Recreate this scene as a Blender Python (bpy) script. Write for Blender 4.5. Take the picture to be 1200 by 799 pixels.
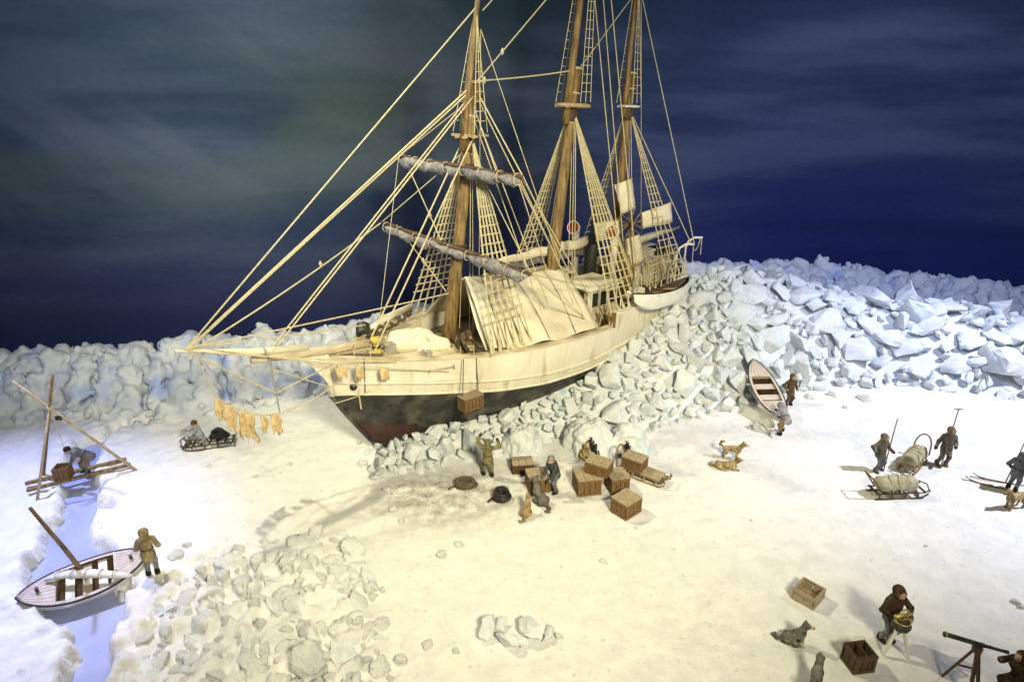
import bpy, bmesh, math, random
import numpy as np
from mathutils import Vector, Matrix, Euler, Quaternion

R = math.radians
random.seed(7)
for o in list(bpy.data.objects):
    bpy.data.objects.remove(o)
scene = bpy.context.scene
col = scene.collection

# ------------------------------------------------------------------ camera
CAM_H = 13.0
cam_d = bpy.data.cameras.new('camera')
cam_d.sensor_width = 36.0
cam_d.lens = 21.6
cam_d.clip_end = 400
cam_d.clip_start = 0.1
cam = bpy.data.objects.new('camera', cam_d)
cam.location = (0, 0, CAM_H)
cam.rotation_euler = (R(90 - 21.733), 0, 0)
col.objects.link(cam)
scene.camera = cam

# ------------------------------------------------------------------ light of the museum hall
world = bpy.data.worlds.new('World')
scene.world = world
world.use_nodes = True
bg = world.node_tree.nodes['Background']
bg.inputs[0].default_value = (0.42, 0.50, 0.85, 1)
bg.inputs[1].default_value = 0.055


def spot(name, loc, target, power, colour, size=60, blend=0.6, radius=0.6):
    d = bpy.data.lights.new(name, 'SPOT')
    d.energy = power
    d.color = colour
    d.spot_size = R(size)
    d.spot_blend = blend
    d.shadow_soft_size = radius
    o = bpy.data.objects.new(name, d)
    o.location = loc
    o.rotation_euler = (Vector(target) - Vector(loc)).to_track_quat('-Z', 'Y').to_euler()
    col.objects.link(o)
    return o


WARM = (1.0, 0.91, 0.60)
spot('spotlight_warm_back', (-18, 26.5, 29), (1.5, 14.5, 0), 29500, WARM, 66, 0.9, 0.6)
spot('spotlight_warm_front', (9, -8, 22), (-2.0, 25.0, 3.5), 67000, WARM, 62, 1.0, 2.6)
spot('spotlight_white_right', (36, 16, 31), (20.8, 21.0, 0), 84000, (0.88, 0.89, 1.0), 47, 1.0, 0.7)
spot('spotlight_blue_left', (-26, 23, 27), (-17.5, 14.0, 0), 68000, (0.48, 0.52, 1.0), 38, 1.0, 0.7)
spot('spotlight_blue_backdrop', (14, 14, 20), (24, 46, 9), 28000, (0.58, 0.66, 1.0), 90, 1.0, 2.0)
spot('spotlight_grey_backdrop', (-8, 8, 22), (-14, 32, 12), 12500, (0.78, 0.90, 1.0), 95, 1.0, 2.0)

vs = scene.view_settings
vs.view_transform = 'Standard'
vs.look = 'None'
vs.gamma = 1.0
vs.exposure = 0.12
scene.render.engine = 'CYCLES'
scene.render.resolution_x = 1024
scene.render.resolution_y = 681

# ------------------------------------------------------------------ helpers
F = 720.0
PITCH = R(21.733)
CP, SPN = math.cos(PITCH), math.sin(PITCH)


def G(x, y, z=0.0):
    """the place on the level z seen at a pixel of the 1200 px photograph"""
    a = (x - 600) / F
    b = (400 - y) / F
    r = (a, CP + b * SPN, -SPN + b * CP)
    s = (z - CAM_H) / r[2]
    return Vector((r[0] * s, r[1] * s, z))


def hash3(ix, iy, iz):
    n = (ix.astype(np.int64) * 73856093) ^ (iy.astype(np.int64) * 19349663) ^ (iz.astype(np.int64) * 83492791)
    n = (n ^ (n >> 13)) * 1274126177
    n = n & 0x7fffffff
    n = (n ^ (n >> 15)) * 69069
    return ((n & 0xffffff) / float(0xffffff)) * 2 - 1


def vnoise(x, y, z):
    x, y, z = np.broadcast_arrays(np.asarray(x, float), np.asarray(y, float), np.asarray(z, float))
    ix, iy, iz = np.floor(x), np.floor(y), np.floor(z)
    fx, fy, fz = x - ix, y - iy, z - iz
    u, v, w = [t * t * (3 - 2 * t) for t in (fx, fy, fz)]
    res = 0
    for a in (0, 1):
        for b in (0, 1):
            for c in (0, 1):
                wt = (u if a else 1 - u) * (v if b else 1 - v) * (w if c else 1 - w)
                res = res + wt * hash3(ix + a, iy + b, iz + c)
    return res


def fbm(x, y, z=0.0, oct=4):
    s, a, f = 0, 1.0, 1.0
    for i in range(oct):
        s = s + a * vnoise(np.asarray(x) * f + 17.3 * i, np.asarray(y) * f + 9.1 * i, np.asarray(z) * f + 3.7 * i)
        a *= 0.5
        f *= 2.03
    return s


def worley(x, y, seed=0):
    """distance to nearest scattered point (F1) and F2-F1"""
    x = np.asarray(x, float); y = np.asarray(y, float)
    ix, iy = np.floor(x), np.floor(y)
    d1 = np.full(x.shape, 9.0); d2 = np.full(x.shape, 9.0)
    for a in (-1, 0, 1):
        for b in (-1, 0, 1):
            cx, cy = ix + a, iy + b
            px = cx + .5 + .45 * hash3(cx, cy, np.full(x.shape, 5 + seed))
            py = cy + .5 + .45 * hash3(cx, cy, np.full(x.shape, 77 + seed))
            d = np.hypot(x - px, y - py)
            nd1 = np.minimum(d1, d)
            d2 = np.where(d < d1, d1, np.minimum(d2, d))
            d1 = nd1
    return d1, d2 - d1


def worley3(x, y, z, seed=0):
    ix, iy, iz = np.floor(x), np.floor(y), np.floor(z)
    d1 = np.full(x.shape, 9.0); d2 = np.full(x.shape, 9.0)
    for a in (-1, 0, 1):
        for b in (-1, 0, 1):
            for c in (-1, 0, 1):
                cx, cy, cz = ix + a, iy + b, iz + c
                px = cx + .5 + .45 * hash3(cx, cy, cz + 11 + seed)
                py = cy + .5 + .45 * hash3(cx + 31, cy, cz + 7 + seed)
                pz = cz + .5 + .45 * hash3(cx, cy + 57, cz + 3 + seed)
                d = np.sqrt((x - px) ** 2 + (y - py) ** 2 + (z - pz) ** 2)
                d2 = np.where(d < d1, d1, np.minimum(d2, d))
                d1 = np.minimum(d1, d)
    return d1, d2 - d1


def sstep(a, b, x):
    t = np.clip((x - a) / (b - a), 0, 1)
    return t * t * (3 - 2 * t)


# ---- materials
def mat(name, c1, c2=None, rough=0.7, scale=4.0, bump=0.2, bscale=None, detail=6, metallic=0.0,
        stretch=(1, 1, 1), c3=None, c3_scale=1.5, c3_lo=0.55, c3_hi=0.7, bdist=0.03, spec=0.3, contrast=(0.35, 0.65)):
    m = bpy.data.materials.new(name)
    m.use_nodes = True
    nt = m.node_tree
    b = nt.nodes['Principled BSDF']
    b.inputs['Roughness'].default_value = rough
    b.inputs['Metallic'].default_value = metallic
    b.inputs['Specular IOR Level'].default_value = spec
    tc = nt.nodes.new('ShaderNodeTexCoord')
    mp = nt.nodes.new('ShaderNodeMapping')
    mp.inputs['Scale'].default_value = stretch
    nt.links.new(tc.outputs['Object'], mp.inputs[0])
    n = nt.nodes.new('ShaderNodeTexNoise')
    n.inputs['Scale'].default_value = scale
    n.inputs['Detail'].default_value = detail
    n.inputs['Roughness'].default_value = 0.6
    nt.links.new(mp.outputs[0], n.inputs['Vector'])
    rp = nt.nodes.new('ShaderNodeValToRGB')
    rp.color_ramp.elements[0].position = contrast[0]
    rp.color_ramp.elements[1].position = contrast[1]
    rp.color_ramp.elements[0].color = (*c1, 1)
    rp.color_ramp.elements[1].color = (*(c2 or c1), 1)
    nt.links.new(n.outputs['Fac'], rp.inputs[0])
    out = rp.outputs[0]
    if c3 is not None:
        n3 = nt.nodes.new('ShaderNodeTexNoise')
        n3.inputs['Scale'].default_value = c3_scale
        n3.inputs['Detail'].default_value = 5
        nt.links.new(mp.outputs[0], n3.inputs['Vector'])
        r3 = nt.nodes.new('ShaderNodeMapRange')
        r3.inputs['From Min'].default_value = c3_lo
        r3.inputs['From Max'].default_value = c3_hi
        nt.links.new(n3.outputs['Fac'], r3.inputs['Value'])
        mx = nt.nodes.new('ShaderNodeMixRGB')
        nt.links.new(r3.outputs[0], mx.inputs[0])
        nt.links.new(out, mx.inputs[1])
        mx.inputs[2].default_value = (*c3, 1)
        out = mx.outputs[0]
    nt.links.new(out, b.inputs['Base Color'])
    if bump:
        nb = nt.nodes.new('ShaderNodeTexNoise')
        nb.inputs['Scale'].default_value = bscale or scale * 3
        nb.inputs['Detail'].default_value = 8
        nb.inputs['Roughness'].default_value = 0.65
        nt.links.new(mp.outputs[0], nb.inputs['Vector'])
        bp = nt.nodes.new('ShaderNodeBump')
        bp.inputs['Strength'].default_value = bump
        bp.inputs['Distance'].default_value = bdist
        nt.links.new(nb.outputs['Fac'], bp.inputs['Height'])
        nt.links.new(bp.outputs[0], b.inputs['Normal'])
    return m


M = {}
M['snow'] = mat('snow', (0.66, 0.67, 0.67), (0.77, 0.77, 0.76), 0.9, 1.6, 0.6, 8, 8, c3=(0.42, 0.46, 0.50),
                c3_scale=4.5, c3_lo=0.62, c3_hi=0.80, bdist=0.06, spec=0.1)
M['ice'] = mat('plaster_ice', (0.58, 0.63, 0.66), (0.74, 0.75, 0.74), 0.85, 2.2, 0.6, 6, 8, c3=(0.40, 0.55, 0.72),
               c3_scale=1.7, c3_lo=0.56, c3_hi=0.74, bdist=0.06, spec=0.15)
M['snow_lump'] = mat('plaster_lump', (0.66, 0.68, 0.69), (0.78, 0.78, 0.77), 0.9, 2.0, 0.8, 6, 8, c3=(0.50, 0.57, 0.66),
                     c3_scale=1.4, c3_lo=0.56, c3_hi=0.72, bdist=0.08, spec=0.1)
M['ridge'] = mat('plaster_ridge', (0.48, 0.51, 0.58), (0.66, 0.67, 0.67), 0.9, 1.2, 0.7, 5, 8, c3=(0.32, 0.42, 0.72),
                 c3_scale=0.8, c3_lo=0.55, c3_hi=0.72, bdist=0.08, spec=0.1)
M['hull_white'] = mat('hull_white_paint', (0.66, 0.61, 0.48), (0.76, 0.72, 0.60), 0.55, 1.5, 0.15, 8,
                      stretch=(1, 1, 0.22), c3=(0.40, 0.29, 0.16), c3_scale=2.4, c3_lo=0.57, c3_hi=0.80)
M['hull_black'] = mat('hull_black_paint', (0.018, 0.020, 0.018), (0.05, 0.05, 0.045), 0.5, 2.0, 0.2, 9,
                      c3=(0.20, 0.18, 0.14), c3_scale=1.3, c3_lo=0.50, c3_hi=0.85)
M['hull_red'] = mat('hull_red_paint', (0.045, 0.018, 0.014), (0.085, 0.034, 0.026), 0.6, 3.0, 0.2, 9,
                    c3=(0.06, 0.055, 0.05), c3_scale=1.3, c3_lo=0.42, c3_hi=0.62)
M['wood'] = mat('mast_wood', (0.095, 0.058, 0.024), (0.32, 0.21, 0.085), 0.5, 3.0, 0.25, 10, stretch=(3, 3, 0.35))
M['wood_pale'] = mat('pale_wood', (0.34, 0.25, 0.13), (0.50, 0.40, 0.24), 0.6, 4.0, 0.2, 10)
M['wood_dark'] = mat('dark_wood', (0.05, 0.03, 0.018), (0.11, 0.065, 0.035), 0.6, 4.0, 0.25, 10)
M['crate'] = mat('crate_wood', (0.11, 0.060, 0.024), (0.22, 0.13, 0.055), 0.65, 5.0, 0.3, 14)
M['crate_lid'] = mat('crate_lid_wood', (0.28, 0.22, 0.145), (0.40, 0.33, 0.23), 0.65, 5.0, 0.3, 14)
M['deck'] = mat('scrubbed_deck', (0.48, 0.41, 0.27), (0.64, 0.57, 0.42), 0.7, 2.5, 0.25, 12, stretch=(0.4, 3, 1),
                c3=(0.22, 0.16, 0.09), c3_scale=1.2, c3_lo=0.56, c3_hi=0.75)
M['deck_dark'] = mat('worn_deck', (0.16, 0.11, 0.06), (0.30, 0.23, 0.13), 0.7, 2.5, 0.3, 12, stretch=(0.4, 3, 1))
M['canvas'] = mat('cream_canvas', (0.66, 0.60, 0.46), (0.76, 0.71, 0.57), 0.85, 1.4, 0.25, 6,
                  c3=(0.45, 0.37, 0.23), c3_scale=1.1, c3_lo=0.60, c3_hi=0.85)
M['sail_grey'] = mat('furled_grey_sail', (0.13, 0.125, 0.14), (0.36, 0.34, 0.33), 0.85, 5.0, 0.9, 9,
                     c3=(0.20, 0.20, 0.24), c3_scale=3, c3_lo=0.5, c3_hi=0.75)
M['rope'] = mat('hemp_rope', (0.46, 0.39, 0.22), (0.62, 0.55, 0.35), 0.85, 9.0, 0.0)
M['rope_dark'] = mat('tarred_rope', (0.07, 0.055, 0.04), (0.13, 0.10, 0.07), 0.85, 9.0, 0.0)
M['white'] = mat('white_paint', (0.66, 0.63, 0.55), (0.76, 0.73, 0.65), 0.5, 3.0, 0.1)
M['white_cool'] = mat('boat_white_paint', (0.66, 0.66, 0.64), (0.77, 0.76, 0.73), 0.5, 3.0, 0.15)
M['red'] = mat('red_paint', (0.20, 0.025, 0.015), (0.26, 0.04, 0.025), 0.5, 4.0, 0.1)
M['black'] = mat('black_iron', (0.012, 0.013, 0.013), (0.035, 0.035, 0.033), 0.5, 5.0, 0.2)
M['dkgreen'] = mat('dark_green_paint', (0.02, 0.03, 0.022), (0.05, 0.06, 0.045), 0.5, 5.0, 0.2)
M['grey'] = mat('grey_paint', (0.28, 0.27, 0.24), (0.38, 0.36, 0.32), 0.6, 5.0, 0.2)
M['brass'] = mat('brass', (0.42, 0.32, 0.10), (0.55, 0.44, 0.17), 0.4, 6.0, 0.1, metallic=0.6)
M['yellow'] = mat('yellow_paint', (0.50, 0.40, 0.08), (0.62, 0.52, 0.14), 0.55, 6.0, 0.1)
M['hide'] = mat('drying_hide', (0.46, 0.31, 0.13), (0.70, 0.56, 0.32), 0.8, 5.0, 0.3)
M['boat_deck'] = mat('boat_deck_planks', (0.46, 0.39, 0.33), (0.60, 0.53, 0.46), 0.6, 5.0, 0.15)
M['cap'] = mat('worn_cream_rail', (0.40, 0.31, 0.19), (0.64, 0.57, 0.43), 0.6, 2.2, 0.2, 10, stretch=(.5, .5, 2))
M['skin'] = mat('skin', (0.42, 0.24, 0.15), (0.50, 0.30, 0.20), 0.6, 9.0, 0.05)
M['bucket'] = mat('pink_bucket', (0.36, 0.20, 0.16), (0.44, 0.27, 0.22), 0.6, 5.0, 0.1)
M['load'] = mat('tarpaulin_load', (0.28, 0.25, 0.16), (0.45, 0.42, 0.30), 0.85, 4.0, 0.4, 12)


def cloth(name, c, d=0.5):
    fur = 'coat' in name or 'fur' in name
    return mat(name, tuple(x * (.32 if fur else d) for x in c), tuple(x * 1.12 for x in c), 0.9, 5.0 if fur else 6.0, 0.9 if fur else 0.6, 24 if fur else 16, bdist=0.03, spec=0.1, contrast=(.38, .6), c3=tuple(x * .55 for x in c), c3_scale=2.5, c3_lo=.5, c3_hi=.62)


CL = dict(olive=cloth('olive_wool', (0.24, 0.20, 0.10)), tan=cloth('tan_wool', (0.36, 0.28, 0.14)),
          navy=cloth('navy_wool', (0.075, 0.08, 0.09)), grey=cloth('grey_wool', (0.25, 0.25, 0.25)),
          grey2=cloth('slate_wool', (0.16, 0.17, 0.18)), brown=cloth('brown_fur', (0.15, 0.10, 0.06)),
          dkbrown=cloth('dark_brown_fur', (0.085, 0.055, 0.038)), greyfur=cloth('grey_fur', (0.22, 0.20, 0.17)),
          tantr=cloth('tan_trousers', (0.34, 0.25, 0.15)), black=cloth('black_boots', (0.04, 0.035, 0.03)),
          paleblue=cloth('pale_smock', (0.42, 0.43, 0.46)), fur=cloth('pale_fur_trim', (0.30, 0.24, 0.17)),
          dogtan=cloth('tan_dog_coat', (0.46, 0.34, 0.17)), dogpale=cloth('pale_dog_coat', (0.60, 0.50, 0.34)),
          doggrey=cloth('grey_dog_coat', (0.19, 0.18, 0.16)), dogbrown=cloth('brown_dog_coat', (0.36, 0.20, 0.09)),
          dogred=cloth('ginger_dog_coat', (0.42, 0.29, 0.15)))


# ---- object helpers
def link(o, parent=None):
    col.objects.link(o)
    if parent is not None:
        o.parent = parent
    return o


def tag(o, label=None, cat=None, group=None, kind=None):
    if label: o['label'] = label
    if cat: o['category'] = cat
    if group: o['group'] = group
    if kind: o['kind'] = kind
    return o


def thing(name, label, cat, loc=(0, 0, 0), rz=0.0, group=None, rot=None):
    o = bpy.data.objects.new(name, None)
    o.empty_display_size = 0.2
    o.location = loc
    o.rotation_euler = rot if rot is not None else (0, 0, rz)
    link(o)
    return tag(o, label, cat, group)


class MB:
    def __init__(self):
        self.v = []; self.f = []; self.m = []

    def add(self, vs_, fs, mi=0):
        n = len(self.v)
        self.v += [tuple(p) for p in vs_]
        for q in fs:
            self.f.append(tuple(i + n for i in q)); self.m.append(mi)

    def box(self, c, d, rot=None, mi=0):
        hx, hy, hz = d[0] / 2, d[1] / 2, d[2] / 2
        p = [Vector((sx * hx, sy * hy, sz * hz)) for sx in (-1, 1) for sy in (-1, 1) for sz in (-1, 1)]
        if rot is not None:
            p = [rot @ q for q in p]
        c = Vector(c)
        self.add([q + c for q in p], [(0, 1, 3, 2), (4, 6, 7, 5), (0, 4, 5, 1), (2, 3, 7, 6), (0, 2, 6, 4), (1, 5, 7, 3)], mi)

    def bar(self, a, b, w, h, mi=0):
        a, b = Vector(a), Vector(b)
        d = b - a
        rot = d.to_track_quat('X', 'Z').to_matrix()
        self.box((a + b) / 2, (d.length, w, h), rot, mi)

    def tube(self, pts, r, n=6, mi=0, cap=True, squash=None):
        pts = [Vector(p) for p in pts]
        rs = r if isinstance(r, (list, tuple)) else [r] * len(pts)
        rings = []
        up = None
        for i, p in enumerate(pts):
            d = (pts[min(i + 1, len(pts) - 1)] - pts[max(i - 1, 0)])
            if d.length < 1e-9: d = Vector((0, 0, 1))
            d.normalize()
            if up is None:
                up = Vector((0, 0, 1)) if abs(d.z) < 0.9 else Vector((1, 0, 0))
            s = d.cross(up)
            if s.length < 1e-6: s = d.orthogonal()
            s.normalize()
            u = s.cross(d).normalized()
            rr = rs[i]
            ring = []
            for k in range(n):
                a = 2 * math.pi * k / n
                ring.append(p + s * (math.cos(a) * rr) + u * (math.sin(a) * rr * (squash or 1)))
            rings.append(ring)
        vs_ = [q for g in rings for q in g]
        fs = []
        for i in range(len(rings) - 1):
            for k in range(n):
                fs.append((i * n + k, i * n + (k + 1) % n, (i + 1) * n + (k + 1) % n, (i + 1) * n + k))
        if cap:
            fs.append(tuple(reversed(range(n))))
            fs.append(tuple(range((len(rings) - 1) * n, len(rings) * n)))
        self.add(vs_, fs, mi)

    def ring(self, c, R_, r, nrm=(0, 0, 1), n=20, k=6, mi=0, a0=0, a1=2 * math.pi, flat=1.0):
        nrm = Vector(nrm).normalized()
        x = nrm.orthogonal().normalized(); y = nrm.cross(x)
        full = abs(a1 - a0 - 2 * math.pi) < 1e-6
        cnt = n if full else n + 1
        vs_ = []
        for i in range(cnt):
            a = a0 + (a1 - a0) * i / n
            rad = x * math.cos(a) + y * math.sin(a)
            for j in range(k):
                b = 2 * math.pi * j / k
                vs_.append(Vector(c) + rad * (R_ + r * math.cos(b)) + nrm * (r * flat * math.sin(b)))
        fs = []
        for i in range(n):
            i2 = (i + 1) % cnt
            for j in range(k):
                fs.append((i * k + j, i2 * k + j, i2 * k + (j + 1) % k, i * k + (j + 1) % k))
        self.add(vs_, fs, mi)

    def lathe(self, prof, n=14, c=(0, 0, 0), mi=0, rot=None):
        c = Vector(c)
        vs_ = []
        for (r, z) in prof:
            for k in range(n):
                a = 2 * math.pi * k / n
                p = Vector((r * math.cos(a), r * math.sin(a), z))
                if rot is not None: p = rot @ p
                vs_.append(p + c)
        fs = []
        for i in range(len(prof) - 1):
            for k in range(n):
                fs.append((i * n + k, i * n + (k + 1) % n, (i + 1) * n + (k + 1) % n, (i + 1) * n + k))
        fs.append(tuple(reversed(range(n))))
        fs.append(tuple(range((len(prof) - 1) * n, len(prof) * n)))
        self.add(vs_, fs, mi)

    def grid(self, P, mi=0, flip=False):
        """P: rows of points"""
        w = len(P[0])
        vs_ = [q for row in P for q in row]
        fs = []
        for i in range(len(P) - 1):
            for j in range(w - 1):
                q = (i * w + j, i * w + j + 1, (i + 1) * w + j + 1, (i + 1) * w + j)
                fs.append(tuple(reversed(q)) if flip else q)
        self.add(vs_, fs, mi)

    def mesh(self, name, mats, smooth=False):
        me = bpy.data.meshes.new(name)
        me.from_pydata([tuple(p) for p in self.v], [], self.f)
        for m in (mats if isinstance(mats, (list, tuple)) else [mats]):
            me.materials.append(m)
        me.polygons.foreach_set('material_index', self.m)
        if smooth:
            me.polygons.foreach_set('use_smooth', [True] * len(self.f))
        me.update()
        return me

    def build(self, name, mats, parent=None, smooth=False, loc=None, bevel=0.0):
        me = self.mesh(name, mats, smooth)
        if bevel:
            bm = bmesh.new(); bm.from_mesh(me)
            bmesh.ops.bevel(bm, geom=bm.edges[:], offset=bevel, segments=1, affect='EDGES')
            bm.to_mesh(me); bm.free()
        o = bpy.data.objects.new(name, me)
        link(o, parent)
        if loc is not None: o.location = loc
        return o


def sag(a, b, s=0.0, n=8):
    a, b = Vector(a), Vector(b)
    return [a.lerp(b, i / n) - Vector((0, 0, s * 4 * (i / n) * (1 - i / n))) for i in range(n + 1)]


def thicken(o, t=0.02, offset=0):
    m = o.modifiers.new('thickness', 'SOLIDIFY')
    m.thickness = t
    m.offset = offset
    return o


# ---- continuous bodies from blended limbs
def blended_mesh(name, prims, mats, res=0.035, k=0.03, wrinkle=0.006, wscale=9.0, warp=None, woct=2, facets=None):
    """prims: (a, b, ra, rb, material index); one closed skin around all of them"""
    A = np.array([p[0] for p in prims], float); Bq = np.array([p[1] for p in prims], float)
    ra = np.array([p[2] for p in prims], float); rb = np.array([p[3] for p in prims], float)
    mi = np.array([p[4] for p in prims], int)
    mr = np.maximum(ra, rb)[:, None] + 2.5 * res + k
    lo = np.minimum(A, Bq) - mr; hi = np.maximum(A, Bq) + mr
    lo = lo.min(0); hi = hi.max(0)
    n = np.ceil((hi - lo) / res).astype(int) + 1
    ax = [lo[i] + res * np.arange(n[i]) for i in range(3)]
    X, Y, Z = np.meshgrid(*ax, indexing='ij')

    def dist(i, x, y, z):
        a, b = A[i], Bq[i]
        d = b - a; dd = max(d @ d, 1e-9)
        t = np.clip(((x - a[0]) * d[0] + (y - a[1]) * d[1] + (z - a[2]) * d[2]) / dd, 0, 1)
        return np.sqrt((x - a[0] - t * d[0]) ** 2 + (y - a[1] - t * d[1]) ** 2 + (z - a[2] - t * d[2]) ** 2) - (ra[i] + t * (rb[i] - ra[i]))
    D = np.full(X.shape, 0.5)
    for i in range(len(prims)):
        w = max(ra[i], rb[i]) + k + 3 * res
        l_ = np.maximum(np.floor((np.minimum(A[i], Bq[i]) - w - lo) / res).astype(int), 0)
        h_ = np.minimum(np.ceil((np.maximum(A[i], Bq[i]) + w - lo) / res).astype(int) + 1, n)
        sl = tuple(slice(a_, b_) for a_, b_ in zip(l_, h_))
        di = dist(i, X[sl], Y[sl], Z[sl])
        d0 = D[sl]
        h = np.maximum(k - np.abs(d0 - di), 0) / k
        D[sl] = np.minimum(d0, di) - h * h * k * 0.25
    if facets:
        near = np.abs(D) < 0.34
        D[near] += facets(X[near], Y[near], Z[near])
    if wrinkle:
        D = D + wrinkle * fbm(X * wscale, Y * wscale, Z * wscale, woct)
    S = D < 0
    cnt = sum(S[a:n[0] - 1 + a, b:n[1] - 1 + b, c:n[2] - 1 + c].astype(int) for a in (0, 1) for b in (0, 1) for c in (0, 1))
    act = (cnt > 0) & (cnt < 8)
    idx = -np.ones(act.shape, int)
    I = np.argwhere(act)
    idx[act] = np.arange(len(I))
    P = np.zeros((len(I), 3)); Wt = np.zeros(len(I))
    cs = [(a, b, c) for a in (0, 1) for b in (0, 1) for c in (0, 1)]
    for q in cs:
        for axn in range(3):
            if q[axn] == 0:
                q2 = list(q); q2[axn] = 1
                d0 = D[I[:, 0] + q[0], I[:, 1] + q[1], I[:, 2] + q[2]]
                d1 = D[I[:, 0] + q2[0], I[:, 1] + q2[1], I[:, 2] + q2[2]]
                cr = (d0 < 0) != (d1 < 0)
                t = np.where(cr, d0 / np.where(cr, d0 - d1, 1), 0)
                pt = np.array(q, float)[None, :].repeat(len(I), 0)
                pt[:, axn] = t
                P[cr] += pt[cr]; Wt[cr] += 1
    P = (I + P / Wt[:, None]) * res + lo
    faces = []
    for axn in range(3):
        o1, o2 = [(1, 2), (2, 0), (0, 1)][axn]
        sl0 = [slice(None)] * 3; sl1 = [slice(None)] * 3
        sl0[axn] = slice(0, n[axn] - 1); sl1[axn] = slice(1, n[axn])
        s0, s1 = S[tuple(sl0)], S[tuple(sl1)]
        E = np.argwhere(s0 != s1)
        if len(E) == 0: continue
        ok = (E[:, o1] > 0) & (E[:, o2] > 0) & (E[:, o1] < n[o1] - 1) & (E[:, o2] < n[o2] - 1)
        E = E[ok]
        e1 = np.zeros(3, int); e1[o1] = 1
        e2 = np.zeros(3, int); e2[o2] = 1
        c0 = E - e1 - e2; c1 = E - e2; c2 = E; c3 = E - e1
        q = np.stack([idx[tuple(c.T)] for c in (c0, c1, c2, c3)], 1)
        fl = s0[tuple(E.T)]
        q = np.where(fl[:, None], q, q[:, ::-1])
        faces.append(q)
    faces = np.concatenate(faces)
    faces = faces[(faces >= 0).all(1)]
    if len(mats) > 1:
        lab = np.argmin(np.stack([dist(i, P[:, 0], P[:, 1], P[:, 2]) for i in range(len(prims))], 0), 0)
        ml = mi[lab]
    else:
        ml = np.zeros(len(P), int)
    if warp is not None:
        P = warp(P)
    me = bpy.data.meshes.new(name)
    me.from_pydata(P.tolist(), [], faces.tolist())
    for m in mats: me.materials.append(m)
    me.polygons.foreach_set('material_index', ml[faces[:, 0]].tolist())
    me.polygons.foreach_set('use_smooth', [True] * len(faces))
    me.update()
    return me

# ================================================================== THE SETTING
# channel of open water through the snow: centre pixel -> ground point, half width in metres
CH = [((74, 880), .62), ((92, 799), .62), ((112, 750), .66), ((108, 715), .98), ((86, 672), 1.12), ((76, 640), .80),
      ((90, 610), .85), ((98, 580), .65), ((86, 548), .55), ((108, 517), .46), ((148, 498), .36), ((190, 486), .10)]
CHP = [(G(*q), w) for q, w in CH]


def channel_depth(x, y):
    """signed: > 0 inside the water, in metres from the bank"""
    best = np.full(np.shape(x), -99.0)
    for (a, wa), (b, wb) in zip(CHP[:-1], CHP[1:]):
        dx, dy = b.x - a.x, b.y - a.y
        t = np.clip(((x - a.x) * dx + (y - a.y) * dy) / (dx * dx + dy * dy), 0, 1)
        d = np.hypot(x - a.x - t * dx, y - a.y - t * dy)
        best = np.maximum(best, wa + t * (wb - wa) - d)
    return best


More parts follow.
